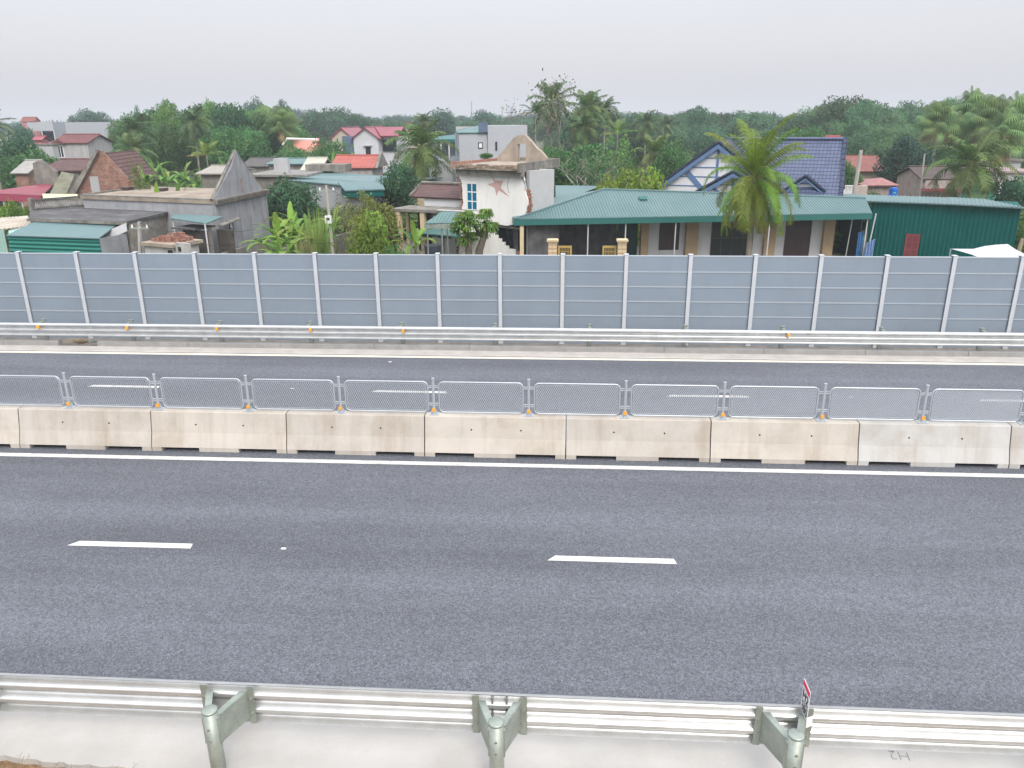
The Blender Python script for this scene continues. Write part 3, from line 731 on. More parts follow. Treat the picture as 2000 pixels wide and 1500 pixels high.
def palm(kind, label, px, pyc, Y, L, colr, trunk_r=.11, lean=0, group='palm trees', name='palm_tree', nuts=False):
    c = at(px, pyc, Y); h = c.z-G
    t = thing(name, label, 'palm tree', (c.x-lean, Y, G), 0, group)
    me, r, rm = PALM[kind]; s = L/2.6 if 'fan' not in kind else L/1.9
    if kind == 'big': s = L/3.9
    sq = .80 if kind == 'big' else 1
    o = bpy.data.objects.new('fronds', me); col.objects.link(o); o.parent = t; o.location = (lean, 0, h); o.scale = (s*sq, s*sq, s); o.color = (*colr, 1)
    if kind != 'big': o.rotation_euler = (0, 0, random.uniform(-.5, .5))
    if rm is None: q = r.build('rib', palm_rach, o, True); PALM[kind][2] = q.data
    else: link('rib', rm, o)
    b = MB(); b.sm = True; n = 12
    b.tube([(lean*(k/n)**1.5, .05*math.sin(k), h*k/n) for k in range(n+1)], [trunk_r*(1.5 if k == 0 else 1.08-.3*k/n)*(1+.05*math.sin(k*5)) for k in range(n+1)], 12)
    b.build('trunk', palm_trunk_m, t)
    if nuts:
        for k in range(9):
            nb_ = MB(); nb_.sm = True; a = k*2.4; rr = .085; rows = []
            for i in range(6): rows.append([(rr*math.sin(math.pi*i/5)*math.cos(j*math.pi/4), rr*math.sin(math.pi*i/5)*math.sin(j*math.pi/4), rr*1.2*math.cos(math.pi*i/5)) for j in range(9)])
            nb_.grid(rows); q = nb_.build('coconut', coco_m, t); q.location = (lean+.22*math.cos(a)+.1, .22*math.sin(a), h-.22-.06*(k % 3))
    return t
# ---- banana plants: long broad arching leaves
def banana_arrays(seed, n=12, L=1.5, W=.145):
    rs = np.random.default_rng(seed); verts = []; tint = []
    for i in range(n):
        a = i*2.399+rs.uniform(-.3, .3); el = R(rs.uniform(38, 82)) if i > 0 else R(86); l = L*rs.uniform(.75, 1.1); dr = rs.uniform(1.3, 2.4) if i > 0 else .5
        base = np.array([.08*math.cos(a), .08*math.sin(a), rs.uniform(.9, 1.3)]); p = base; m = 9; P = [p]; D = []
        for k in range(m):
            e_ = el-dr*(k/m)**1.3; d = np.array([math.cos(a)*math.cos(e_), math.sin(a)*math.cos(e_), math.sin(e_)]); D.append(d); p = p+d*l/m; P.append(p)
        tl = rs.uniform(.35, 1); hue = rs.uniform(.1, 1)
        for k in range(m):
            d = D[k]; side = np.cross(d, [0, 0, 1.]); side /= np.linalg.norm(side)+1e-6; upv = np.cross(side, d)
            def w(t): return W*max(0.03, math.sin(math.pi*min(1, max(0, (t-.12)/.9))))**.55 if t > .12 else .02
            for s in (-1, 1):
                o = side*s*.93+upv*.25
                verts += [P[k], P[k]+o*w(k/m), P[k+1]+o*w((k+1)/m)*rs.uniform(.8, 1), P[k+1]]
                tint.append((np.clip(tl+rs.uniform(-.12, .12), 0, 1), hue, .3 if (i == n-1) else 0))
    return np.array(verts), np.array(tint)
BAN = []
for sd_ in (1, 2, 3):
    v, t = banana_arrays(sd_); me = np_mesh('leaves', v, 4, t); me.materials.append(lf); BAN.append(me)
_bst = MB(); _bst.sm = True; _bst.tube([(0, 0, 0), (.02, 0, .7), (0, 0, 1.35)], [.12, .09, .05], 8); _bstem = [None]
def banana(label, px, pytop, Y, colr=(.10, .19, .04), k=0, group='banana plants'):
    p = at(px, pytop, Y); s = (p.z-G)/2.9
    t = thing('banana_plant', label, 'banana plant', (p.x, Y, G), random.uniform(0, 6.28), group); sl_ = min(s, 1.2); o = bpy.data.objects.new('leaves', BAN[k % 3]); col.objects.link(o); o.parent = t; o.scale = (sl_,)*3; o.location = (0, 0, 2.9*(s-sl_)); o.color = (*colr, 1)
    if _bstem[0] is None: q = _bst.build('stem', surf('banana_stem', (.16, .2, .08)), t); _bstem[0] = q.data
    else: q = link('stem', _bstem[0], t)
    q.scale = (sl_, sl_, (2.9*(s-sl_)+1.3*sl_)/1.35)
    return t
def bare_tree(name, label, px, pytop, Y, wpx, m, leafy=0, colr=(.10, .13, .05), seed=5, dens=4):
    p = at(px, pytop, Y); h = p.z-G; d0 = (p-cam_pos).dot(fw); w = wpx/FPX*d0/2
    t = thing(name, label, 'tree', (p.x, Y, G)); b = MB(); b.sm = True; rs = random.Random(seed); tips = []
    def grow(q, d, l, r, lv):
        n = 4; pts = [q]; dd = Vector(d)
        for k in range(n):
            dd = (dd+Vector((rs.uniform(-.2, .2), rs.uniform(-.2, .2), rs.uniform(-.05, .16)))).normalized(); pts.append(pts[-1]+dd*l/n)
        b.tube(pts, [r*(1-.5*k/n) for k in range(n+1)], 5 if lv < 2 else 3, False)
        if lv >= dens: tips.append(pts[-1]); return
        for k in range(3 if lv < 3 else 2):
            a = rs.uniform(0, 6.28); sp = Vector((math.cos(a), math.sin(a), rs.uniform(.0, .7))); nd = (dd*.8+sp*.75).normalized()
            grow(pts[rs.choice((2, 3, 4))], nd, l*rs.uniform(.6, .8), r*.5, lv+1)
        tips.append(pts[-1])
    grow(Vector((0, 0, 0)), (0, 0, 1), h*.42, h*.028, 0)
    mx = max(max(abs(v[0]), abs(v[1])) for v in b.v); mz = max(v[2] for v in b.v)
    b.v = [(v[0]*w/mx, v[1]*w/mx, v[2]*h/mz) for v in b.v]
    b.build('branches', m, t)
    if leafy:
        r2 = np.random.default_rng(seed); T = np.array([(q.x*w/mx, q.y*w/mx, q.z*h/mz) for q in tips]); idx = r2.integers(0, len(T), leafy)
        pos = T[idx]+r2.normal(size=(leafy, 3))*h*.035; v = leaf_quads(pos, r2.normal(size=(leafy, 3))+[0, 0, .5], h*.014, r2)
        me = np_mesh('leaves', v, 4, np.stack([r2.random(leafy), r2.random(leafy), (r2.random(leafy) < .1)*.5], 1)); me.materials.append(lf); o = link('leaves', me, t); o.color = (*colr, 1)
    return t
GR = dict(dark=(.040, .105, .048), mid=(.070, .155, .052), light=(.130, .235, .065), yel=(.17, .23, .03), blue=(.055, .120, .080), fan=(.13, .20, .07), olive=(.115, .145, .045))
# ---- planting, far to near
rw = random.Random(4)
def line(x0, x1, prof, Y, w, step, kinds=('round0', 'round1', 'round2', 'round3', 'tall0', 'tall1'), jy=4, jY=.12, drop=0):
    out = []; x = x0
    while x < x1:
        for (a, ya), (b_, yb) in zip(prof, prof[1:]):
            if a <= x <= b_: y = ya+(yb-ya)*(x-a)/(b_-a); break
        else: y = prof[-1][1]
        out.append((x, y+rw.uniform(-jy, jy)+drop, w*rw.uniform(.8, 1.3), Y*rw.uniform(1-jY, 1+jY), rw.choice(kinds))); x += step*rw.uniform(.7, 1.3)
    return out
far_prof = [(-300, 232), (0, 236), (140, 240), (480, 222), (560, 212), (720, 226), (860, 228), (1000, 226), (1200, 218), (1360, 222), (1600, 224), (1800, 215), (2300, 210)]
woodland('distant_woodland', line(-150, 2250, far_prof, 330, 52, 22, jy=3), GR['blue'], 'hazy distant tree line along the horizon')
left_prof = [(235, 232), (280, 214), (322, 206), (360, 214), (400, 205), (450, 208), (490, 214), (540, 232), (600, 255)]
woodland('left_woodland', line(235, 600, left_prof, 112, 74, 20, jy=5)+line(240, 600, left_prof, 98, 66, 24, drop=38), GR['mid'], 'dense green woodland behind the left houses')
mid_prof = [(560, 232), (640, 228), (800, 236), (1000, 236), (1100, 228), (1200, 222), (1290, 224), (1360, 214), (1440, 212), (1500, 222), (1600, 240)]
woodland('middle_woodland', line(560, 1100, mid_prof, 210, 62, 26, jy=8)+line(1090, 1620, mid_prof, 160, 66, 19, jy=9)+line(1090, 1640, mid_prof, 135, 62, 24, drop=28), (.062, .132, .066), 'dark green belt of trees behind the middle of the village')
right_prof = [(1520, 246), (1590, 216), (1640, 196), (1700, 196), (1740, 206), (1790, 202), (1860, 198), (1960, 198), (2060, 194), (2250, 200)]
woodland('right_woodland', line(1540, 2250, right_prof, 150, 80, 20, jy=8)+line(1560, 2250, right_prof, 125, 66, 24, drop=34, jy=8)+line(1600, 2250, right_prof, 105, 60, 28, drop=66, jy=8), (.078, .155, .068), 'wooded hillside behind the right of the village')
# low undergrowth between the houses
sp = []
rr_ = random.Random(9)
for i in range(420):
    Y = 50+130*rr_.random()**1.15; px = rr_.uniform(-120, 2150); g_ = atz(px, 400, G)
    d = (at(px, 300, Y)-cam_pos).dot(fw); hh = rr_.uniform(1.2, 3.0); top = proj((at(px, 300, Y).x, Y, G+hh))[1]
    sp.append((px, top, rr_.uniform(2.2, 4.6)*FPX/d, Y, rr_.choice(('bush0', 'bush1', 'round1'))))
woodland('undergrowth', sp, (.075, .125, .04), 'mixed low greenery between the village houses')
F_ = GR
T_ = [
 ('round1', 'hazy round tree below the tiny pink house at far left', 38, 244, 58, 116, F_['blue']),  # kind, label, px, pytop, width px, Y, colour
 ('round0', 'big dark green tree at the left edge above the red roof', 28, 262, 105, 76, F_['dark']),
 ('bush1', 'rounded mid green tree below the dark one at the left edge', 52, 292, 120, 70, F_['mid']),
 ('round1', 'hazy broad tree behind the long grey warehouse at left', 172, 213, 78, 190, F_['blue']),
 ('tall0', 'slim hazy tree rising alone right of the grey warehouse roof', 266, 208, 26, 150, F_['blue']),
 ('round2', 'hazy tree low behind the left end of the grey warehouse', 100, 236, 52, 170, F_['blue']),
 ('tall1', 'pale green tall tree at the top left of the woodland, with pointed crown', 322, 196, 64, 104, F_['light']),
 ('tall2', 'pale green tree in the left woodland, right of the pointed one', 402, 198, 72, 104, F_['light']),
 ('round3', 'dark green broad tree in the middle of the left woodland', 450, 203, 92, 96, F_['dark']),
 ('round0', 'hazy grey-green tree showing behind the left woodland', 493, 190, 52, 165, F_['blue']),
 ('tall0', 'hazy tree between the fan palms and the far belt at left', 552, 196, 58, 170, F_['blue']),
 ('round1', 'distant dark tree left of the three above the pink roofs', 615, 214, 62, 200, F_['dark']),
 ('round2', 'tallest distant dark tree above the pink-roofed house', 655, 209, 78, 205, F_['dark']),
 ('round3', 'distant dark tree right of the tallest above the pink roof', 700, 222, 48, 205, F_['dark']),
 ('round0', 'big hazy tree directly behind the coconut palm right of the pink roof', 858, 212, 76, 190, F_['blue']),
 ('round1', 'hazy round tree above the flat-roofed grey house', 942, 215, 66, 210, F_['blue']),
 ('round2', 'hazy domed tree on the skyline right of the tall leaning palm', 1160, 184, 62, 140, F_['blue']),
 ('round3', 'dark tree left of the yellow-green hedge, behind the broken house', 1086, 285, 92, 62, F_['mid']),
 ('round0', 'green rounded tree behind the blue gable, left of its peak', 1318, 276, 86, 70, F_['mid']),
 ('round1', 'dark green tree above the blue tiled roof ridge', 1585, 246, 80, 78, F_['mid']),
 ('tall2', 'tall dark blue-green tree left of the brown-roofed house at right', 1775, 268, 105, 76, (.03, .075, .048)),
 ('round2', 'green tree under the tall fan palm at right', 1868, 268, 70, 84, F_['mid']),
 ('round3', 'tree between the red tiled roof and the blue roof edge', 1655, 312, 46, 62, F_['mid']),
 ('bush0', 'dark tree in front of the far-right turquoise house', 1990, 345, 80, 56, F_['dark']),
 ('round1', 'dark glossy tree in front of the coconut palm, left of the brown tiled roof', 775, 316, 84, 56, F_['dark']),
 ('bush1', 'dark rounded bush above the banana clump, right of the grey gable', 566, 346, 108, 52, F_['dark']),
 ('round2', 'green tree in front of the salmon wall, left of the white house', 640, 272, 96, 84, F_['mid']),
]
for k, lb, px, pt, w, Y, c in T_: tree(k, 'tree' if 'bush' not in lb else 'bush', lb, px, pt, w, Y, c, 'broad-leaved trees of the village')
B_ = [
 ('bush0', 'bright yellow-green bush behind the barrier left of the porch house', 712, 418, 104, 34, (.15, .21, .03)),
 ('bush1', 'olive bush growing above the bright one beside the porch house', 738, 386, 88, 41, (.13, .15, .035)),
 ('bush0', 'small dark leafy shrub at barrier top in front of the porch house', 764, 478, 50, 31, F_['mid']),
 ('bush1', 'yellow-green round shrub at the far left edge by the pale tin roof', 14, 392, 58, 47, (.12, .20, .03)),
 ('bush0', 'olive shrub between the pale tin roof and the balustrade at left', 42, 404, 44, 48, F_['olive']),
 ('bush0', 'yellow-green flowering hedge left of the blue gable', 1244, 327, 104, 50, F_['yel']),
 ('bush1', 'second yellow-green bush, lower left of the flowering hedge', 1196, 343, 70, 51, F_['yel']),
 ('airy0', 'thin green and tan bush beside the brick gable', 262, 312, 46, 50, F_['olive']),
 ('bush1', 'green shrub right of the blue roof edge above the white balustrade', 1672, 334, 40, 64, F_['mid']),
 ('bush0', 'low leafy bush right of the green warehouse', 2010, 430, 60, 44, F_['light']),
 ('bush1', 'small plant growing on the broken flat roof', 950, 301, 30, 42.5, F_['mid']),
]
for k, lb, px, pt, w, Y, c in B_:
    if 'growing on the broken' in lb:
        p = at(px, 312, Y); plant(k, 'bush', lb, 'bush', p.x, Y, .75, .35, c, z=p.z, trunk=False); continue
    tree(k, 'bush', lb, px, pt, w, Y, c, 'bushes among the houses')
for k, lb, px, pt, w, Y, c in [('airy0', 'thin airy tree with tan twigs above the bright bush', 704, 372, 92, 44, F_['olive']), ('airy1', 'spreading pale-branched tree behind the broken white house', 1160, 280, 150, 60, F_['mid']),
      ('airy0', 'feathery pale green tree left of the single palm in mid distance', 1212, 262, 96, 72, F_['light'])]:
    tree(k, 'tree', lb, px, pt, w, Y, c, 'thin-leaved trees')
bare_tree('tree', 'almost leafless grey tree beside the tall leaning palm', 1090, 160, 82, 130, bark_pale, 500, seed=8)
bare_tree('tree', 'hazy bare-twigged tree left of the tall leaning palm', 1012, 196, 115, 62, bark_pale, 500, (.16, .16, .16), seed=12)
bare_tree('tree', 'pale bare-branched tree spreading over the bushes behind the tin roof', 1140, 282, 57, 170, bark_pale, 900, F_['mid'], seed=15)
bare_tree('shrub', 'leafless tan shrub behind the utility pole', 690, 382, 42, 90, surf('tan_twig', (.34, .27, .17)), 500, F_['olive'], seed=21)
# palms
palm('big', 'large coconut palm in front of the blue-gabled house, nearest of all palms', 1475, 350, 36, 4.0, (.145, .215, .022), .13, .0, nuts=True)
palm('a', 'dense coconut palm between the pink-roofed house and the broken house', 822, 290, 60, 3.3, (.085, .14, .04))
palm('a', 'coconut palm at the right over the green warehouse roof', 1903, 322, 58, 3.6, (.10, .15, .04), .12)
palm('b', 'tall wind-blown palm highest on the skyline in the middle', 1078, 200, 84, 3.2, (.07, .115, .04), .14)
palm('areca', 'small slender palm just left of the tall skyline palm', 1046, 222, 72, 1.7, (.045, .095, .03), .07)
palm('b', 'palm right of the tall skyline palm, full shaggy crown', 1146, 212, 88, 3.0, (.085, .14, .04))
palm('a', 'palm standing lower in front of the shaggy one', 1140, 252, 82, 2.6, (.07, .12, .04))
palm('a', 'thin-trunked palm right of the shaggy palm on the skyline', 1182, 214, 100, 2.4, (.07, .115, .045))
palm('b', 'medium palm in the gardens left of the blue gable', 1280, 302, 72, 2.7, (.09, .13, .04))
palm('a', 'palm with pale top in the belt behind the gardens', 1262, 240, 110, 2.6, (.07, .12, .045))
palm('areca', 'bright-topped young palm above the pale-branched tree', 1206, 262, 76, 2.0, (.11, .18, .04), .07)
palm('b', 'faint palm in the belt right of the garden palms', 1300, 246, 118, 2.4, (.08, .12, .06))
palm('a', 'coconut palm at left in front of the grey warehouse end', 262, 258, 82, 2.9, (.06, .11, .045))
palm('b', 'second palm low at left with a pale drooping frond', 258, 292, 76, 2.4, (.09, .14, .05))
palm('a', 'palm standing in the middle of the left woodland', 378, 240, 90, 2.7, (.07, .12, .05))
palm('fan', 'left one of two fan palms beside the left woodland', 518, 238, 105, 2.4, F_['fan'], .13)
palm('fan2', 'right one of two fan palms beside the left woodland', 550, 243, 100, 2.4, F_['fan'], .13)
palm('b', 'palm cut by the left edge of the picture', -24, 244, 66, 2.2, (.07, .11, .05))
palm('fan2', 'fan palm with a long bare white trunk, leftmost of the right palms', 1834, 240, 84, 2.3, F_['fan'], .16)
palm('fan', 'highest fan palm on the right skyline', 1898, 222, 88, 2.9, F_['fan'], .16)
palm('fan2', 'fan palm right of the highest one', 1938, 236, 84, 2.7, F_['fan'], .16)
palm('fan', 'fan palm near the right edge of the picture', 1986, 232, 86, 2.8, F_['fan'], .16)
palm('fan', 'lower fan palm between the right fan palms and the coconut palm', 1962, 264, 80, 2.6, F_['fan'], .16)
palm('b', 'blurry small palm left of the pink roofs', 575, 252, 120, 2.4, (.08, .12, .05))
palm('areca', 'young golden-fronded palm left of the grey gable', 404, 304, 62, 1.7, (.16, .22, .05), .06)
palm('a', 'hazy palm standing behind the dense coconut palm', 828, 240, 110, 2.4, (.08, .12, .05))
# bananas
for i, (px, pt, Y, lb) in enumerate([
 (300, 340, 48, 'bright banana plant lowest of the left group above the long roof'), (338, 338, 49, 'banana plant right of the brightest above the long roof'), (276, 306, 53, 'banana plant behind the brick gable'),
 (318, 300, 58, 'dark banana plant in the middle of the left group'), (352, 298, 60, 'banana plant right in the back row of the left group'), (296, 288, 62, 'banana plant highest in the left group'),
 (436, 292, 66, 'banana plant behind the small grey roof, left of the gable'), (376, 312, 60, 'banana plant left of the golden young palm'),
 (536, 388, 38, 'large bright banana plant right of the grey house'), (562, 376, 39, 'banana plant with upright new leaf right of the grey house'), (600, 398, 38, 'banana plant beside the tall cane grass'), (546, 418, 35, 'small banana plant lowest beside the grey house'), (526, 402, 37, 'banana plant touching the corner of the grey house'), (580, 384, 40, 'banana plant between the upright-leaved one and the cane grass'), (573, 412, 36, 'lower banana plant in front of the upright-leaved one'), (556, 396, 37.5, 'banana plant in the middle of the clump right of the grey house'),
 (646, 380, 46, 'yellowish banana plant behind the utility pole'), (808, 404, 40, 'banana plant at the left of the porch house'), (770, 396, 46, 'banana plant under the dark glossy tree'),
 (893, 372, 50, 'bright banana plant behind the brown tiled roof'), (690, 286, 78, 'banana plant behind the red tiled roof'), (646, 284, 80, 'banana plant left of the red tiled roof')]):
    banana(lb, px, pt, Y, k=i, colr=(.13, .22, .035) if Y < 50 else (.12, .215, .05))
# tall cane grass
def cane(name, label, px, pt, Y, wpx, n, colr, seed=3):
    p = at(px, pt, Y); h = p.z-G; d0 = (p-cam_pos).dot(fw); w = wpx/FPX*d0/2; r2 = np.random.default_rng(seed); vv = []; tt = []
    for i in range(n):
        a = r2.uniform(0, 6.28); rr = w*.5*r2.random()**.5; b = np.array([rr*math.cos(a), rr*math.sin(a), 0]); l = h*r2.uniform(.6, 1.05); out = r2.uniform(.0, .5); P = [b]; m = 6
        for k in range(m):
            t = (k+1)/m; P.append(b+np.array([math.cos(a)*out*w*1.3*t**2, math.sin(a)*out*w*1.3*t**2, l*(t-.35*out*t**3)]))
        wd = .022; sv = np.array([-math.sin(a+.8), math.cos(a+.8), 0])*wd; c = (r2.uniform(.3, 1), r2.random(), .6 if r2.random() < .15 else 0)
        for k in range(m):
            f0, f1 = 1-k/m*.8, 1-(k+1)/m*.85; vv += [P[k]-sv*f0, P[k]+sv*f0, P[k+1]+sv*f1, P[k+1]-sv*f1]; tt.append(c)
    me = np_mesh('leaves', np.array(vv), 4, np.array(tt)); me.materials.append(lf); t = thing(name, label, 'plant', (p.x, Y, G)); o = link('leaves', me, t); o.color = (*colr, 1)
cane('cane_grass', 'tall clump of sugar cane leaves beside the grey wall', 614, 404, 36, 60, 420, (.19, .28, .07))
cane('cane_grass', 'drier low clump of cane at the left foot of the tall one', 592, 440, 34, 40, 160, (.20, .20, .09), 5)
# mango tree with long drooping leaves, cut back trunk
def mango():
    p = at(924, 412, 33.5); t = thing('mango_tree', 'small mango tree with drooping glossy leaves before the white broken house', 'tree', (at(933, 495, 33.5).x, 33.5, G))
    r2 = np.random.default_rng(2); vv = []; tt = []
    blobs = [(905, 432, .36), (940, 430, .36), (893, 445, .28), (957, 444, .30), (920, 446, .34), (915, 420, .25), (948, 418, .22), (918, 462, .28), (942, 458, .24), (905, 470, .20)]
    for bx, by, br_ in blobs:
        q = at(bx, by, 33.5); c0 = np.array([q.x-t.location.x, r2.uniform(-.3, .3), q.z-G])
        for k in range(30):
            d = r2.normal(size=3); d[2] += .3; d /= np.linalg.norm(d); tip = c0+d*br_*r2.uniform(.6, 1.0); hue = r2.random(); tl = r2.uniform(.2, .9)
            for j in range(9):
                a = j*.7+r2.uniform(-.2, .2); o = np.array([math.cos(a), math.sin(a), .15]); l = r2.uniform(.20, .32); m1 = tip+o*l*.5; m2 = m1+(o*.45+np.array([0, 0, -.8]))*l*.6; s = np.array([-math.sin(a), math.cos(a), 0])*.030
                vv += [tip, tip+s*.3, m1+s, m1-s, m1-s, m1+s, m2+s*.1, m2-s*.1]; c = (np.clip(tl+r2.uniform(-.15, .15), 0, 1), hue, 0); tt += [c, c]
    me = np_mesh('crown', np.array(vv), 4, np.array(tt)); me.materials.append(lf); o = link('crown', me, t); o.color = (.12, .21, .03, 1)
    b = MB(); b.sm = True
    def L3(px, py): q = at(px, py, 33.5); return (q.x-t.location.x, 0, q.z-G)
    z0 = L3(932, 520)
    b.tube([(z0[0], 0, 0), L3(936, 490), L3(944, 465), L3(950, 440)], [.20, .17, .14, .09], 10); b.tube([(z0[0]-.1, 0, 0), L3(915, 490), L3(916, 465), L3(905, 445)], [.17, .15, .12, .07], 10)
    b.tube([L3(944, 465), L3(930, 448), L3(924, 430)], [.09, .07, .04], 6)
    b.build('trunk', bark, t)
mango()
# dry grass along the near edge
r2 = np.random.default_rng(6); vv = []; tt = []
for i in range(90):
    px = r2.choice([r2.uniform(760, 1120), r2.uniform(1080, 1400), r2.uniform(180, 330), r2.uniform(1380, 1420), r2.uniform(50, 200)], p=[.3, .35, .12, .08, .15]); q = atz(px, 1500, .0); b = np.array([q.x, 6.28+r2.uniform(-.12, .08), -.05]); l = r2.uniform(.12, .42); a = r2.uniform(0, 6.28); out = r2.uniform(.1, .35)
    P = [b+np.array([math.cos(a)*out*l*t*t, math.sin(a)*out*l*t*t, l*t]) for t in np.linspace(0, 1, 6)]; c = (r2.uniform(.3, .9), r2.random(), .9)
    for k in range(5):
        s = np.array([.0018, 0, 0]); vv += [P[k]-s, P[k]+s, P[k+1]+s*.8, P[k+1]-s*.8]; tt.append(c)
    for k in range(7):
        a2 = r2.uniform(0, 6.28); p0_ = P[5]+np.array([0, 0, -.02*k]); e_ = p0_+np.array([math.cos(a2)*.035, math.sin(a2)*.035, .03]); s = np.array([.0, .0, .003]); s2 = np.array([.003, 0, 0]); vv += [p0_-s2, p0_+s2, e_+s, e_-s]; tt.append(c)
me = np_mesh('dry_grass', np.array(vv), 4, np.array(tt)); me.materials.append(lf); o = link('dry_grass', me); o.color = (.22, .2, .1, 1); tag(o, 'dry seeding grass stalks along the near concrete edge', 'grass', kind='stuff')
# weeds and dead leaves on the soil at the lower left
vv = []; tt = []
for i in range(700):
    q = atz(r2.uniform(-60, 330), 1500, 0); pos = np.array([q.x, r2.uniform(6.0, 6.36), -.045+r2.uniform(0, .02)]); vv.append(pos); tt.append((r2.uniform(.2, 1), r2.random(), .95 if r2.random() < .75 else .1))
v = leaf_quads(np.array(vv), r2.normal(size=(700, 3))*.5+[0, 0, 1], .022, r2); me = np_mesh('fallen_leaves', v, 4, np.array(tt)); me.materials.append(lf); o = link('fallen_leaves', me); o.color = (.25, .2, .1, 1); tag(o, 'brown dead leaves on the soil in the lower left corner', 'leaves', kind='stuff')
# ================================================================ BUILDINGS
tin = lambda n, c, **k: surf(n, c, var=k.pop('var', .08), scale=k.pop('scale', .7), rough=k.pop('rough', .45), metal=.1, **k)
teal_roof = tin('teal_roof_sheet', (.098, .182, .192), fine=.04, grime=.25, streak=.3, scol=(.16, .215, .22))
teal_dark = tin('teal_wall_sheet', (.001, .088, .080), fine=.03, rough=.65, spec=.15)
teal_trim = tin('teal_trim', (.022, .13, .12))
teal_old = tin('teal_roof_old', (.09, .19, .185), var=.2, grime=.3, scol=(.16, .18, .17))
maroon = surf('maroon_tiles', (.17, .085, .08), var=.25, scale=2, pattern='tile', ps=(.22, .28), pcol=(.05, .025, .025), rough=.85, grime=.35, scol=(.07, .055, .055))
maroon_far = surf('maroon_tiles_far', (.22, .07, .07), var=.2, scale=1, pattern='tile', ps=(.3, .35), rough=.8, grime=.3, scol=(.1, .05, .05))
red_tile = surf('red_tiles', (.40, .075, .055), var=.12, scale=1, pattern='tile', ps=(.8, .30), pcol=(.42, .2, .17), rough=.7)
salmon = surf('salmon_tiles', (.32, .11, .085), var=.2, scale=.8, pattern='tile', ps=(.3, .33), rough=.8, grime=.25, scol=(.25, .12, .1))
pinkred = tin('pink_red_sheet', (.27, .06, .085), var=.12)
blue_tile = surf('blue_tiles', (.085, .11, .20), var=.08, scale=1, pattern='tile', ps=(.21, .30), pcol=(.03, .04, .09), rough=.5)
brick = surf('red_brick', (.43, .17, .11), var=.3, scale=3, pattern='brick', ps=(.22, .08), rough=.9, bump=.4, bscale=9, grime=.45, scol=(.42, .33, .28))
brick_raw = surf('broken_brick', (.38, .17, .12), var=.4, scale=9, rough=.9, bump=1, bscale=14, grime=.6, scol=(.40, .34, .28))
grey_wall = surf('grey_render', (.29, .30, .325), var=.16, scale=1.2, rough=.9, streak=.75, scol=(.12, .12, .13), bump=.15)
grey_pale = surf('grey_pale_render', (.40, .41, .43), var=.10, scale=.8, rough=.9, streak=.35, scol=(.22, .22, .23))
old_conc = surf('old_concrete', (.27, .255, .23), var=.3, scale=1.6, rough=.92, streak=.8, scol=(.07, .065, .06), bump=.4, grime=.4)
slab_tan = surf('slab_top', (.36, .30, .24), var=.3, scale=.8, rough=.95, grime=.6, scol=(.17, .15, .13), bump=.3)
black_roof = surf('weathered_roof', (.10, .10, .105), var=.35, scale=1.4, rough=.95, grime=.4, scol=(.25, .25, .25), bump=.3)
white_w = surf('white_render', (.76, .755, .74), var=.05, scale=1, rough=.8, streak=.22, scol=(.42, .40, .36))
white_sh = surf('white_paint', (.56, .57, .60), var=.05, rough=.8, streak=.2, scol=(.35, .34, .33))
cream = surf('cream_paint', (.58, .47, .30), var=.1, rough=.8, streak=.3, scol=(.3, .25, .18))
tan_p = surf('tan_column', (.40, .29, .18), var=.08, rough=.7)
moss = surf('mossy_slab', (.20, .20, .15), var=.3, scale=2, rough=.95, grime=.6, scol=(.10, .12, .06))
glass_d = surf('dark_glass', (.02, .025, .03), rough=.15, var=0)
glass_b = surf('blue_glass', (.005, .14, .25), rough=.2, var=.15, scale=1.2)
white_f = surf('white_frame', (.72, .72, .72), rough=.5, var=.03)
door_m = surf('dark_door', (.055, .028, .032), rough=.5, var=.2)
maroon_p = surf('maroon_paint', (.22, .045, .05), rough=.6, var=.15)
steel_w = surf('white_steel', (.55, .56, .58), rough=.5, var=.08)
blue_trim = surf('blue_trim', (.09, .17, .32), rough=.6, var=.1)
navy = surf('navy_trim', (.02, .03, .07), rough=.6)
board = surf('white_boards', (.62, .63, .67), rough=.7, var=.05)
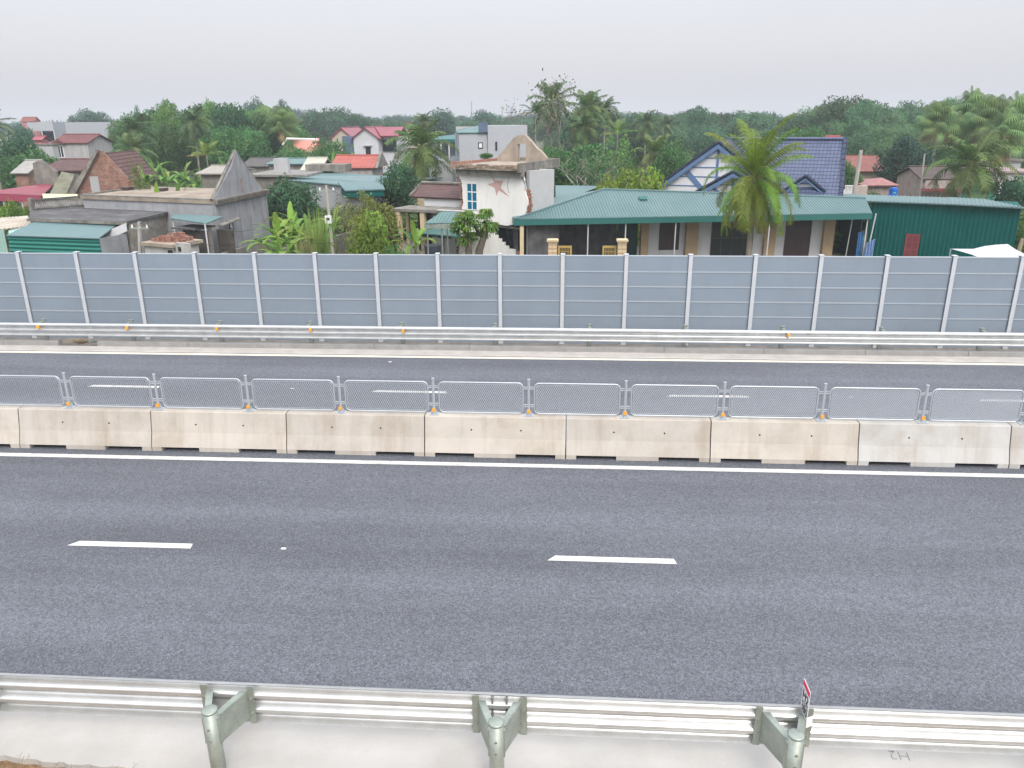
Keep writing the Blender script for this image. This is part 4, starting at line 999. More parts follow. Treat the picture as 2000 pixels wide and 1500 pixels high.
class Fr:
    """a building's own frame: x along the front from its left corner, y going back, z up from the village ground"""
    def __init__(s, name, label, cat, a, b, z=None, group=None):
        # a, b: (px, py, Y) with Y known, or (px, py) on the height z
        P = [at(*q) if z is None else atz(q[0], q[1], z) for q in (a, b)]
        s.o = P[0]; s.d = Vector((P[1].x-P[0].x, P[1].y-P[0].y, 0)); s.L = s.d.length; s.d.normalize(); s.n = Vector((-s.d.y, s.d.x, 0))
        s.root = thing(name, label, cat, (s.o.x, s.o.y, G), math.atan2(s.d.y, s.d.x), group); s.z = (P[0].z-G)
    def p(s, px, py, ly=0.):
        """the pixel's point on the plane local y = ly -> (x, z)"""
        d = ray(px, py); q = s.o+s.n*ly; t = (q-cam_pos).dot(s.n)/d.dot(s.n); w = cam_pos+d*t
        return ((w-s.o).dot(s.d), w.z-G)
    def q(s, px, py, z):
        """the pixel's point on local height z -> (x, y)"""
        w = atz(px, py, z+G); return ((w-s.o).dot(s.d), (w-s.o).dot(s.n))
    def add(s, name, m, mb, parent=None, **k): return mb.build(name, m, parent or s.root, **k)
    def box(s, name, m, *a, parent=None): return MB().box(*a).build(name, m, parent or s.root)
    def opening(s, name, x0, x1, z0, z1, y, fm, pm, bars=(1, 1), fw_=.05, sill=False):
        """framed window or door on a wall whose outer face is at local y"""
        b = MB(); e = .03
        b.box(x0, x1, y-e, y+.01, z1-fw_, z1); b.box(x0, x1, y-e, y+.01, z0, z0+fw_); b.box(x0, x0+fw_, y-e, y+.01, z0+fw_, z1-fw_); b.box(x1-fw_, x1, y-e, y+.01, z0+fw_, z1-fw_)
        for i in range(1, bars[0]): x = x0+(x1-x0)*i/bars[0]; b.box(x-fw_*.4, x+fw_*.4, y-e+.004, y+.008, z0+fw_, z1-fw_)
        for i in range(1, bars[1]): z = z0+(z1-z0)*i/bars[1]; b.box(x0+fw_, x1-fw_, y-e+.006, y+.006, z-fw_*.4, z+fw_*.4)
        f = b.build(name, fm, s.root); g = MB(); g.box(x0+fw_*.5, x1-fw_*.5, y-.012, y-.004, z0+fw_*.5, z1-fw_*.5); g.build('pane', pm, f)
        if sill: MB().box(x0-.08, x1+.08, y-.12, y, z0-.08, z0).build('sill', grey_pale, f)
        return f
def gable_house(F, w, d, ze, zr, wm, rm, axis='x', over=.3, th=.09, x0=0, y0=0, z0=0, corr=None, gap=None):
    """walls and a pitched roof; axis = direction of the ridge"""
    b = MB(); x1, y1 = x0+w, y0+d
    if axis == 'x':
        b.ext([(y0, z0), (y1, z0), (y1, ze), ((y0+y1)/2, zr), (y0, ze)], x0, x1, 'x')
        sl = (zr-ze)/(d/2); o = over; zz = ze-sl*o
        R1 = [(x0-o, y0-o, zz+.03), (x1+o, y0-o, zz+.03), (x1+o, (y0+y1)/2, zr+.03), (x0-o, (y0+y1)/2, zr+.03)]
        R2 = [(x1+o, y1+o, zz+.03), (x0-o, y1+o, zz+.03), (x0-o, (y0+y1)/2, zr+.03), (x1+o, (y0+y1)/2, zr+.03)]
    else:
        b.ext([(x0, z0), (x1, z0), (x1, ze), ((x0+x1)/2, zr), (x0, ze)], y0, y1, 'y')
        sl = (zr-ze)/(w/2); o = over; zz = ze-sl*o
        R1 = [(x0-o, y1+o, zz+.03), (x0-o, y0-o, zz+.03), ((x0+x1)/2, y0-o, zr+.03), ((x0+x1)/2, y1+o, zr+.03)]
        R2 = [(x1+o, y0-o, zz+.03), (x1+o, y1+o, zz+.03), ((x0+x1)/2, y1+o, zr+.03), ((x0+x1)/2, y0-o, zr+.03)]
    F.add('wall', wm, b); r = MB()
    for q in (R1, R2):
        r.slab(q, th)
        if corr: r.corr(q, corr, .035, .004)
    rf = F.add('roof', rm, r)
    c = MB()
    if axis == 'x': c.tube([(x0-o, (y0+y1)/2, zr+.05), (x1+o, (y0+y1)/2, zr+.05)], .07, 6)
    else: c.tube([((x0+x1)/2, y0-o, zr+.05), ((x0+x1)/2, y1+o, zr+.05)], .07, 6)
    F.add('ridge', rm, c, rf); return rf
def ragged(pts, n, amp, seed):
    """roughens a polyline: returns points with jitter (x only)"""
    rs = random.Random(seed); out = []
    for (a, b_), (c, d) in zip(pts, pts[1:]):
        for k in range(n): t = k/n; out.append((a+(c-a)*t+rs.uniform(-amp, amp), b_+(d-b_)*t))
    out.append(pts[-1]); return out

# ---------- the teal tin-roofed house in front of the blue gable
ze = 2.86
F = Fr('house', 'long low house with teal tin hip roof, tan columns and dark doors', 'house', (1005, 429), (1703, 417), z=ze+G)
W = F.L; zr = 4.02
rl = F.q(1178, 371, zr); rr = F.q(1690, 388, zr-.25); D = 8.6
ridge_y = rl[1]
r = MB(); hipx = rl[0]
A0, B0 = (0, 0, ze), (W, 0, ze); Rl = (hipx, ridge_y, zr); 
def on_plane(px, py):
    s_ = (zr-ze)/ridge_y; y = 5.
    for _ in range(30): x, z = F.p(px, py, y); y = (z-ze)/s_*.5+y*.5
    return (x, y, ze+s_*y)
Rr = on_plane(1690, 388)
for q in ([A0, B0, Rr, Rl], [(0, ridge_y*2, ze), A0, Rl]):
    r.slab(q, .05); r.corr(q, .155, .035, .004)
r.slab([(W, Rr[1], ze), B0 if False else (W, .01, ze), Rr], .05)
rf = F.add('roof', teal_roof, r)
b = MB(); b.box(-.02, W+.02, -.03, -.005, ze-.30, ze+.0); b.box(-.03, -.005, -.005, ridge_y*1.2, ze-.30, ze); b.box(W+.005, W+.03, -.005, ridge_y, ze-.3, ze); F.add('fascia', teal_trim, b, rf)
b = MB(); b.tube([(0, 0, ze+.05), (hipx, ridge_y, zr+.05), (Rr[0], Rr[1], Rr[2]+.05)], .05, 6); F.add('ridge_cap', teal_roof, b, rf)
b = MB(); v_ = F.p(1255, 385, ridge_y*.6); b.ext([(-.2, 0), (.2, 0), (0, .16)], -.2, .25, 'x'); o = F.add('roof_vent', teal_trim, b, rf); o.location = (v_[0], ridge_y*.62, ze+(zr-ze)*.62+.03)
wy = 2.3
def fx(px): return F.p(px, 470, wy)[0]
def fz(py, px=1400): return F.p(px, py, wy)[1]
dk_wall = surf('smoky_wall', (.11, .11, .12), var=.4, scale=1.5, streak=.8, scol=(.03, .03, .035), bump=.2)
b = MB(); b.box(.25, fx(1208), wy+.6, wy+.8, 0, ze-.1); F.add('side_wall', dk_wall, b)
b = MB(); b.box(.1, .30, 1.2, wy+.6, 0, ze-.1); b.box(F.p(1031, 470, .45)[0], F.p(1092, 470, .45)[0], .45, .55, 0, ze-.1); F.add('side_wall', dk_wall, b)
b = MB()
for a, c in ((1262, 1620),): b.box(fx(a), fx(c), wy, wy+.2, 0, ze-.08)
F.add('wall', white_sh, b)
for a, c in ((1250, 1264), (1337, 1361), (1490, 1511), (1604, 1624)): F.box('column', tan_p, fx(a), fx(c), wy-.25, wy-.01 if a != 1250 else wy+.1, 0, ze-.09)
F.box('green_door', surf('green_door', (.012, .05, .05), rough=.5, var=.2), fx(1209), fx(1249), wy+.5, wy+.55, 0, ze-.1)
zz = fz(486)
F.opening('window', fx(1287), fx(1326), zz, ze-.15, wy, door_m, door_m, (2, 1), .06)
for a, c in ((1388, 1470), (1532, 1582)):
    F.opening('door', fx(a), fx(c), 0, ze-.15, wy, door_m, glass_d if a == 1388 else door_m, (4 if a == 1388 else 2, 2), .06)
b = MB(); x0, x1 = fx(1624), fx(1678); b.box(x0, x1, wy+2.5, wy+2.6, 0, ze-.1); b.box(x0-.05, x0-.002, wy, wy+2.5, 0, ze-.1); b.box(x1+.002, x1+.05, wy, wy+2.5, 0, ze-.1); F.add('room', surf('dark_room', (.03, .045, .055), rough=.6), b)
F.box('floor_slab', old_conc, .1, W-.3, .3, D, 0, .12)
for px in (1019, 1148, 1221, 1318, 1500, 1689):
    x, _ = F.p(px, 470, .15); b = MB(); big = px == 1019
    (b.box(x-.10, x+.10, .05, .22, 0, ze-.31) if big else b.tube([(x, .15, 0), (x, .15, ze-.02)], .035, 8)); F.add('post', cream if big else steel_w, b)
b = MB(); x, _ = F.p(1690, 470, .5); b.tube([(x+.1, .4, 0), (x+.35, .4, ze-.05)], .035, 8); b.tube([(x-.5, 1.5, 0), (x-.35, 1.5, ze-.05)], .03, 8); F.add('post', steel_w, b)
# washing, lamp in the open room
tg = surf('blue_cloth', (.20, .32, .58), var=.25, scale=3, rough=.8)
w0 = at(1698, 470, 44); t = thing('tarpaulin', 'pale blue tarpaulin hanging at the right end of the tin-roofed house', 'tarpaulin', (w0.x, 44, G)); b = MB()
q0 = at(1688, 498, 44).x-w0.x; q1 = at(1705, 498, 44).x-w0.x; zt_ = at(1698, 466, 44).z-G
b.grid([[(q0+(q1-q0)*i/10+(.0 if j < 5 else 0), .06*math.sin(i*1.9+j*.7), .0+zt_*j/6-(.25*(1-i/10) if j == 6 else 0)) for i in range(11)] for j in range(7)]); b.build('cloth', tg, t)
w0 = at(1679, 480, 44.6); t = thing('hanging_cloth', 'small blue cloth hanging in the doorway beside the tarpaulin', 'cloth', (w0.x, 44.6, G)); b = MB(); b.grid([[(-.15+.3*i/6, .04*math.sin(i*2), .3+1.5*j/5) for i in range(7)] for j in range(6)]); b.build('cloth', surf('blue_cloth2', (.06, .22, .5), var=.4, scale=5), t)
# gate pillars and yellow gates
for i, (xa, xb, py, lb) in enumerate([(1069, 1090, 467, 'left'), (1205, 1226, 467, 'right')]):
    a = at(xa, py, 38.5); c = at(xb, py, 38.5); h = a.z-G; w = c.x-a.x
    t = thing('gate_pillar', 'cream tiled gate pillar with flared cap, %s' % ('left of the two, plain top' if i == 0 else 'right of the two, with a thin post above'), 'pillar', ((a.x+c.x)/2, 38.5, G), 0, 'gate pillars')
    b = MB(); b.box(-w*.40, w*.40, -w*.40, w*.40, 0, h-.16); b.build('shaft', surf('pillar_cream', (.62, .47, .30), var=.08, pattern='tile', ps=(.4, .2), pcol=(.4, .3, .2)), t)
    b = MB(); b.box(-w*.45, w*.45, -w*.45, w*.45, h-.158, h-.09); b.box(-w*.54, w*.54, -w*.54, w*.54, h-.088, h-.03); b.box(-w*.48, w*.48, -w*.48, w*.48, h-.028, h); b.build('cap', cream, t)
yel = surf('yellow_iron', (.42, .30, .09), rough=.5, var=.1)
for i, (xa, xb) in enumerate([(1090, 1117), (1177, 1204)]):
    a = at(xa, 480, 38.6); c = at(xb, 480, 38.6); h = a.z-G; w = c.x-a.x
    t = thing('gate', 'open yellow lattice gate leaf beside the %s cream pillar' % ('left' if i == 0 else 'right'), 'gate', (a.x, 38.6, G), 0, 'yellow gate leaves')
    b = MB(); b.box(.0, w, -.02, .02, h-.1, h); b.box(0, w, -.02, .02, .1, .2); b.box(0, .07, -.02, .02, .2, h-.1); b.box(w-.07, w, -.02, .02, .2, h-.1); b.build('frame', yel, t)
    b = MB(); n = 9
    for k in range(1, n): b.box(w*k/n-.012, w*k/n+.012, -.012, .012, .2, h-.1)
    for k in range(1, 9): z = .2+(h-.3)*k/9; b.box(.07, w-.07, -.008, .008, z-.01, z+.01)
    b.build('lattice', yel, t)

# ---------- the blue-tiled house behind
F = Fr('blue_roofed_house', 'house with steep blue tiled roof and white boarded gables trimmed in blue', 'house', (1270, 373, 51.5), (1647, 383, 47.6))
eR = F.p(1642, 384)[0]; apex = F.p(1404, 281, -.4); f0 = F.p(1268, 374, -.4); zb = F.p(1400, 378)[1]
ax, az_ = apex; lx, lz = f0; hw = ax-lx; rx = ax+hw
zrdg = az_; dep = 5.2
b = MB(); b.box(.4, eR-.3, .5, 9.5, 0, zb-.35); F.add('wall', white_sh, b)
# main roof slope facing the road, from the gable's right flank to the right edge
r = MB(); x_l = ax; xt = F.p(1650, 274, 4.0)[0]; zt2 = F.p(1600, 273, 4.0)[1]
r.slab([(x_l-.2, .25, zb-.1), (eR, .25, zb-.1), (xt, 4.0, zt2), (x_l-.2, 4.0, zt2)], .12); r.slab([(eR, 8.4, zb-.1), (x_l-.2, 8.4, zb-.1), (x_l-.2, 4.02, zt2), (xt, 4.02, zt2)], .12)
rf = F.add('roof', blue_tile, r)
b = MB(); b.tube([(x_l-.2, 4.0, zt2+.05), (xt, 4.0, zt2+.05)], .11, 8)
n_ = 26
for i in range(n_):
    t_ = i/(n_-1); b.box(eR+(xt-eR)*t_-.1, eR+(xt-eR)*t_+.12, .25+3.75*t_-.11, .25+3.75*t_+.1, zb-.06+(zt2-zb+.1)*t_-.05, zb-.06+(zt2-zb+.1)*t_+.10)
F.add('ridge_tiles', blue_tile, b, rf)
b = MB(); c0, c1 = F.p(1612, 265, 5.2), F.p(1641, 265, 5.2); b.box(c0[0], c1[0], 5.2, 5.9, zt2-1, c0[1]) ; F.add('red_block', surf('red_box', (.5, .1, .12)), b, rf)  # low red block behind the ridge, standing in for an object farther off
def gable(name, ax, az_, hw, zbase, y0, y1, fwid, cuts, diag=True):
    """boarded gable end with its own small pitched roof and blue bargeboards"""
    sl = (az_-zbase)/hw
    b = MB(); b.ext([(ax-hw*.96, zbase), (ax+hw*.96, zbase), (ax, az_-.1)], y0, y0+.1, 'y'); g = F.add(name, board, b)
    r = MB(); o = .25; ln = math.hypot(1, sl)
    for s in (-1, 1):
        q = [(ax+s*(hw+.1), y0-.35, zbase-sl*.1+.10), (ax, y0-.35, az_+.10), (ax, y1, az_+.10), (ax+s*(hw+.1), y1, zbase-sl*.1+.10)]
        r.slab(q if s > 0 else q[::-1], .10)
    F.add('gable_roof', navy, r, g)
    t = MB(); th = fwid*ln
    for s in (-1, 1):
        t.ext([(ax+s*hw, zbase-.0), (ax, az_), (ax, az_-th), (ax+s*(hw-th/sl), zbase)], y0-.30-(.004 if s > 0 else 0), y0-.02, 'y')
    F.add('bargeboard', blue_trim, t, g)
    c = MB(); inner = hw-th/sl
    for k in range(1, cuts):
        z = zbase+(az_-th-zbase)*k/cuts; w_ = inner*(1-k/cuts); c.box(ax-w_, ax+w_, y0-.03, y0-.002, z-.03, z+.03)
    if diag: c.box(ax-.07, ax+.07, y0-.05, y0-.004, zbase, az_-th-.1)
    c.box(ax-inner, ax+inner, y0-.06, y0-.004, zbase, zbase+.08)
    if diag:
        for s in (-1, 1):
            c.ext([(ax+s*inner*.52, zbase+(az_-th-zbase)*.46), (ax+s*inner*.45, zbase+(az_-th-zbase)*.53), (ax+s*inner*.10, zbase+.08), (ax+s*inner*.20, zbase+.08)], y0-.04, y0-.003, 'y')
    F.add('batten', blue_trim, c, g); return g
gable('gable', ax, az_, hw, zb-.1, -.3, 4.2, .22, 5)
a2 = F.p(1433, 338, -1.6); l2 = F.p(1341, 389, -1.6); gable('gable', a2[0], a2[1], a2[0]-l2[0], l2[1], -1.5, 1.5, .20, 3)
y3 = .9; a3 = F.p(1573, 348, y3-.3); l3 = F.p(1533, 374, y3-.3); gable('dormer', a3[0], a3[1], a3[0]-l3[0], l3[1], y3, 3.0, .09, 3, False)
b = MB(); b.box(l3[0]+.15, 2*a3[0]-l3[0]-.15, y3-.05, y3+.6, l3[1]-.45, l3[1]-.01); F.add('dormer_wall', blue_trim, b)

# ---------- the green warehouse at the right
zw = 3.35
F = Fr('warehouse', 'dark green corrugated warehouse with pale teal roof edge at right', 'warehouse', (1703, 392), (1996, 403), z=zw+G)
W = F.L; b = MB(); b.box(0, W, .12, 3.2, 0, zw-.05); F.add('wall', teal_dark, b)
b = MB(); b.corr([(W, 0.10, 0), (0, .10, 0), (0, .10, zw-.02), (W, .10, zw-.02)][::-1] if False else [(0, .10, 0), (W, .10, 0), (W, .10, zw-.02), (0, .10, zw-.02)], .22, .03, 0); F.add('cladding', teal_dark, b)
bk0 = F.q(1700, 381, zw+.08)[1]; r = MB(); q = [(-2.6, -.15, zw-.02), (W*.55, -.15, zw-.02), (W*.55, bk0, zw+.08), (-2.6, bk0, zw+.08)]; r.slab(q, .05); r.corr(q, .2, .03, .003)
q = [(W*.55-.15, -.25, zw-.005), (W+.25, -.25, zw-.06), (W-1.6, bk0, zw+.06), (W*.55-.15, bk0, zw+.12)]; r.slab(q, .05); r.corr(q, .2, .03, .003)
F.add('roof', teal_roof, r)
x0, z0_ = F.p(1764, 496); x1, z1 = F.p(1798, 458)
f = F.opening('shutter_window', x0, x1, z0_-.6, z1, .05, maroon_p, surf('shutter_maroon', (.17, .04, .05), var=.2), (2, 4), .07)
MB().box((x0+x1)/2+.15, x1-.22, .015, .03, z1-.42, z1-.16).build('opening', dark, f)
# white tent canopy at the right
cpx = [(1903, 497), (1930, 492), (1952, 482), (1975, 481), (1990, 489), (2012, 498)]
p0_ = at(1955, 495, 36); t = thing('canopy', 'white sagging tent canopy behind the barrier at the right edge', 'canopy', (p0_.x, 36, G))
rows = []
for j, (dy, k) in enumerate([(-1.2, .0), (-.4, .7), (.3, 1), (1.2, .6), (2.2, .0)]):
    row = []
    for i, (px, py) in enumerate(cpx): q = at(px, py, 36); base = at(1955, 499, 36).z; row.append((q.x-p0_.x, dy, base-G-.05+(q.z-base)*k*1.25))
    rows.append(row)
b = MB(); b.grid(rows); b.build('sheet', surf('white_sheet', (.52, .52, .56), var=.05, rough=.6), t, True)
b = MB(); 
for i in (0, 5):
    for j in (0, 4): x, y, z = rows[j][i]; b.tube([(x, y, 0), (x, y, z)], .03, 6)
b.build('pole', steel_w, t)
# wooden stake and pale post at the right edge
p = at(1992, 466, 40); t = thing('timber_post', 'leaning pale timber post at the right edge by the warehouse corner', 'post', (p.x, 40, G)); b = MB(); b.tube([(0, 0, 0), (.05, 0, (p.z-G)*.6), (.12, 0, p.z-G)], [.14, .12, .07], 7); b.build('trunk', surf('timber', (.35, .28, .2), var=.3), t)

# ---------- the broken white house with the star
zs = 5.60      # top of the roof slab
F = Fr('broken_house', 'half-demolished white two-storey house with faded red star and blue window', 'house', (884, 329), (1030, 334), z=zs-.30+G)
W = F.L; 
gR = F.q(1093, 322, zs-.30); gL = F.q(884, 318, zs-.0)
def fp(px, py, y=.35): return F.p(px, py, y)
wl = [fp(899, 338), fp(903, 350), fp(906, 380), fp(903, 410), fp(893, 440), fp(897, 470)]
# front wall: ragged outline
lft = ragged([fp(896, 520), fp(896, 478), fp(893, 450), fp(899, 425), fp(905, 398), fp(903, 362), fp(894, 336)], 7, .05, 1)
rgt = ragged([fp(1018, 336), fp(1024, 352), fp(1027, 378), fp(1031, 400), fp(1026, 418), fp(1022, 430)], 6, .04, 2)
bot = [fp(1018, 436), fp(990, 441), fp(960, 436)]
stair = [fp(958, 452), fp(965, 452), fp(965, 459), fp(972, 459), fp(972, 466), fp(979, 466), fp(979, 473), fp(986, 473), fp(986, 480), fp(993, 480), fp(993, 486), fp(1006, 487), fp(1008, 520)]
poly = lft+rgt+bot+stair
b = MB(); 
def tri_ext(poly, y0, y1):
    from mathutils.geometry import tessellate_polygon
    tr = tessellate_polygon([[Vector((a, 0, c)) for a, c in poly]]); n = len(b.v); k = len(poly)
    b.v.extend([(a, y0, c) for a, c in poly]+[(a, y1, c) for a, c in poly])
    for t3 in tr: b.f.append((n+t3[0], n+t3[1], n+t3[2])); b.f.append((n+k+t3[2], n+k+t3[1], n+k+t3[0]))
    for i in range(k): j = (i+1) % k; b.f.append((n+i, n+j, n+k+j, n+k+i))
wallpoly = poly
tri_ext(poly, .35, .45); F.add('front_wall', white_w, b)
b = MB(); rs = random.Random(5)
# raw brick courses showing along the broken edges
for i, (a, c) in enumerate(lft[:-3]):
    b.box(a-.16-rs.uniform(0, .10), a+.05, .40, .56, c-.035, c+.035)
b2l = ragged([fp(896, 520), fp(896, 478), fp(893, 450), fp(899, 425), fp(905, 398), fp(903, 362)], 14, .05, 8)
for a, c in b2l: b.box(a-.13-rs.uniform(0, .12), a+.1, .451, .60, c-.03, c+.03)
for a, c in ragged([fp(1027, 372), fp(1031, 400), fp(1027, 418)], 12, .04, 9): b.box(a-.1, a+.10+rs.uniform(0, .07), .451, .60, c-.03, c+.03)
F.add('brick_edge', brick_raw, b)
# side wall: from the corner going back to the right
cx0 = F.p(1032, 400, .5)[0]
sidex = F.q(1088, 330, zs-.35)
P0 = (cx0, .62); P1 = (sidex[0], sidex[1]-.3)
def seg_wall(name, m, P0, P1, z0, z1, th=.22, parent=None):
    d = Vector((P1[0]-P0[0], P1[1]-P0[1], 0)).normalized(); nn = Vector((-d.y, d.x, 0))*th; b = MB()
    c = [Vector((*P0, 0)), Vector((*P1, 0)), Vector((*P1, 0))+nn, Vector((*P0, 0))+nn]
    b.v = [(q.x, q.y, z) for z in (z0, z1) for q in c]; b.f = [(3,2,1,0),(4,5,6,7),(0,1,5,4),(1,2,6,5),(2,3,7,6),(3,0,4,7)]; return F.add(name, m, b, parent)
seg_wall('side_wall', surf('pale_grey_side', (.42, .43, .45), var=.06, streak=.2, scol=(.3, .3, .3)), P0, P1, 0, zs-.34)
bl = F.q(905, 318, zs)[0]
seg_wall('back_wall', white_sh, (P1[0]-.1, P1[1]), (P1[0]-3.6, P1[1]+.4), 0, zs-.36)
# roof slab with parapet rim
Afl = (F.q(881, 329, zs-.3)[0], -.15); Afr = (F.q(1022, 333, zs-.3)[0]+.05, -.15)
Abr = F.q(1094, 322, zs-.3); Abl = (Abr[0]-(Afr[0]-Afl[0])*.94, Abr[1]+.5)
def flat(name, m, pts, z0, z1, parent=None):
    b = MB(); n = len(pts); b.v = [(x, y, z) for z in (z0, z1) for x, y in pts]; b.f = [tuple(reversed(range(n))), tuple(range(n, 2*n))]+[(i, (i+1) % n, n+(i+1) % n, n+i) for i in range(n)]; return F.add(name, m, b, parent)
sl = flat('roof_slab', surf('slab_raw', (.42, .36, .29), var=.25, scale=2, streak=.5, scol=(.14, .12, .10), bump=.5, grime=.4), [Afl, Afr, Abr, Abl], zs-.32, zs-.12)
def rim(P, Q, w, z0, z1, m, parent):
    d = Vector((Q[0]-P[0], Q[1]-P[1], 0)).normalized(); nn = Vector((-d.y, d.x, 0))*w; b = MB()
    c = [Vector((*P, 0)), Vector((*Q, 0)), Vector((*Q, 0))+nn, Vector((*P, 0))+nn]; b.v = [(q.x, q.y, z) for z in (z0, z1) for q in c]; b.f = [(3,2,1,0),(4,5,6,7),(0,1,5,4),(1,2,6,5),(2,3,7,6),(3,0,4,7)]; return F.add('parapet', m, b, parent)
rim((Afr[0]+.003, Afr[1]), (Abr[0]+.003, Abr[1]), .14, zs-.40, zs+.07, old_conc, sl)
rim((Abl[0], Abl[1]), (Afl[0], Afl[1]), -.18 if False else .0001+.18, zs-.118, zs+.03, brick_raw, sl)
rim((Abr[0]-.05, Abr[1]), (Abl[0]+.2, Abl[1]), .18, zs-.118, zs+.06, slab_tan, sl)
b = MB(); rs = random.Random(3); x = Afl[0]
while x < Afr[0]-.2:   # crumbled front edge
    w_ = rs.uniform(.12, .4); h_ = rs.uniform(.0, .07); b.box(x, x+w_, Afl[1]-rs.uniform(.0, .08)-.002, Afl[1]+.3, zs-.10-rs.uniform(0, .22), zs-.09+h_); x += w_
F.add('crumbled_edge', surf('crumbled', (.42, .31, .24), var=.4, scale=6, bump=1, bscale=12, grime=.4), b, sl)
F.box('beam', old_conc, Afl[0]+.25, Afr[0]-.02, .05, .34, zs-.62, zs-.325)
# ruined gable standing on the roof
gy = (Abr[1])*.80
def gp(px, py): return F.p(px, py, gy)
gp_poly = ragged([gp(972, 306), gp(988, 288), gp(1002, 270)], 4, .03, 4)+[gp(1012, 264), gp(1026, 264)]+ragged([gp(1032, 272), gp(1046, 286), gp(1058, 298), gp(1067, 308)], 3, .05, 6)
b = MB(); zz_ = zs-.12; hole = [gp(1011, 306), gp(1011, 281), gp(1027, 281), gp(1027, 306)]
outer = [(gp_poly[0][0], zz_)]+gp_poly+[(gp_poly[-1][0], zz_)]
full = outer+[(hole[3][0], zz_), hole[2], hole[1], (hole[0][0], zz_)]
tri_ext(full, gy, gy+.22); F.add('ruined_gable', surf('gable_plaster', (.40, .34, .28), var=.2, scale=2, streak=.7, scol=(.2, .17, .14), bump=.4), b)
# blue window
x0, z1 = fp(911, 356); x1, z0_ = fp(934, 412)
F.opening('window', x0, x1, z0_, z1, .34, white_f, glass_b, (2, 3), .07)
# faded star painted on the front wall
star = [(959, 340), (967, 352), (983, 353), (978, 367), (996, 385), (974, 372), (970, 383), (966, 367), (952, 360), (965, 356)]
b = MB(); tri_ext([F.p(a, c, .345) for a, c in star], .343, .349); F.add('painted_star', surf('faded_red', (.56, .36, .34), var=.12, scale=4), b)
b = MB(); ck = [(994, 340), (993, 350), (991, 362), (993, 374), (995, 378)]; b.tube([(*F.p(a, c, .345)[:1], .345, F.p(a, c, .345)[1]) for a, c in ck], .012, 4); F.add('crack', surf('crack_grey', (.12, .12, .12)), b)
b = MB(); ck = [(1017, 332), (1019, 345), (1023, 352), (1026, 362), (1026, 372)]; b.tube([(*F.p(a, c, .345)[:1], .344, F.p(a, c, .345)[1]) for a, c in ck], [.05, .04, .035, .02, .02], 4); F.add('crack', surf('crack_grey', (.12, .12, .12)), b)
# ground floor interior: dark room, hanging slab
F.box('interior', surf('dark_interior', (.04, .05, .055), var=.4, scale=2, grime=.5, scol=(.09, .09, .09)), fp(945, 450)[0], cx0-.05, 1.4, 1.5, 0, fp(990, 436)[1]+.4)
b = MB(); xa, za = fp(955, 438); xb, zb_ = fp(1016, 444); b.slab([(xa, .5, za-.02), (xb, .5, zb_-.05), (xb, 1.5, zb_+.25), (xa, 1.5, za+.2)], .12); F.add('hanging_slab', old_conc, b)
b = MB(); xa, za = fp(985, 450); b.tube([(xa, .55, za+.2), (xa+.1, .5, za-.3), (xa+.3, .5, za-.7)], .012, 5); b.tube([(xa+.5, .55, za+.2), (xa+.45, .5, za-.2), (xa+.5, .5, za-.9)], .012, 5); F.add('bent_rod', dark, b)
b = MB(); rs = random.Random(12)
for k in range(26):
    x, z = fp(998+rs.uniform(-8, 12), 498+rs.uniform(-10, 8)); s = rs.uniform(.05, .16); b.box(x-s, x+s, .4+rs.uniform(0, .4), .7+rs.uniform(0, .3), max(0, z-s*.6-.2), max(.1, z-.1))
F.add('rubble', brick_raw, b)

# ---------- porch house with brown tiled roof, left of the broken house
zp = 3.10
F = Fr('porch_house', 'small house with brown tiled roof and a flat concrete porch on cream columns', 'house', (768, 407), (892, 413), z=zp+G)
W = F.L+.8
flatp = MB().box(-.1, W, -.05, 1.9, zp-.14, zp); F.add('porch_roof', old_conc, flatp)
F.box('wall', white_sh, .9, W+1.8, 1.9, 5.2, 0, zp+.55)
rr = MB(); q0 = F.q(803, 390, zp+.5); zrt = F.p(825, 358, 4.4)[1]
xl = F.p(803, 388, 1.75)[0]; xl2 = F.p(824, 358, 4.1)[0]
rr.slab([(xl, 1.75, zp+.52), (W+2.0, 1.75, zp+.52), (W+2.0, 4.1, zrt), (xl2, 4.1, zrt)], .10); rr.slab([(W+2, 6.4, zp+.5), (xl2-.6, 6.4, zp+.5), (xl2, 4.12, zrt), (W+2, 4.12, zrt)], .1)
rf = F.add('roof', maroon, rr); b = MB(); b.tube([(xl-.03, 1.7, zp+.60), (xl2, 4.1, zrt+.08), (W+2, 4.1, zrt+.08)], .09, 6); F.add('ridge', old_conc, b, rf)
for px in (779, 826): x = F.p(px, 430, .1)[0]; F.box('column', cream, x-.13, x+.13, .0, .26, 0, zp-.142)
x = F.p(797, 430, 1.3)[0]; F.box('column', cream, x-.1, x+.1, 1.2, 1.4, 0, zp-.142)
xa = F.p(817, 430, 1.9)[0]; F.opening('door', xa, xa+.9, .5, zp-.35, 1.88, door_m, glass_d, (2, 2), .06)
F.opening('window', xa+1.3, xa+2.2, 1.3, zp-.7, 1.88, surf('green_frame', (.03, .15, .09)), glass_d, (2, 1), .08)
xg, zg = F.p(856, 424, .3)
b = MB(); b.box(F.p(854, 420, .2)[0], W+.6, .2, .32, zp-1.45, zp+.02); F.add('parapet_wall', white_w, b)
rdp = surf('red_scrawl', (.55, .05, .06)); b = MB(); rs = random.Random(2); px_ = 874; pts = [F.p(872+i*1.5, 416+3*math.sin(i*2.1), .19) for i in range(11)]; b.tube([(a, .193, c) for a, c in pts], .022, 4); b.tube([(F.p(870, 419, .19)[0], .193, F.p(870, 419, .19)[1]), (F.p(880, 420, .19)[0], .193, F.p(880, 420, .19)[1])], .02, 4); F.add('red_scrawl', rdp, b)
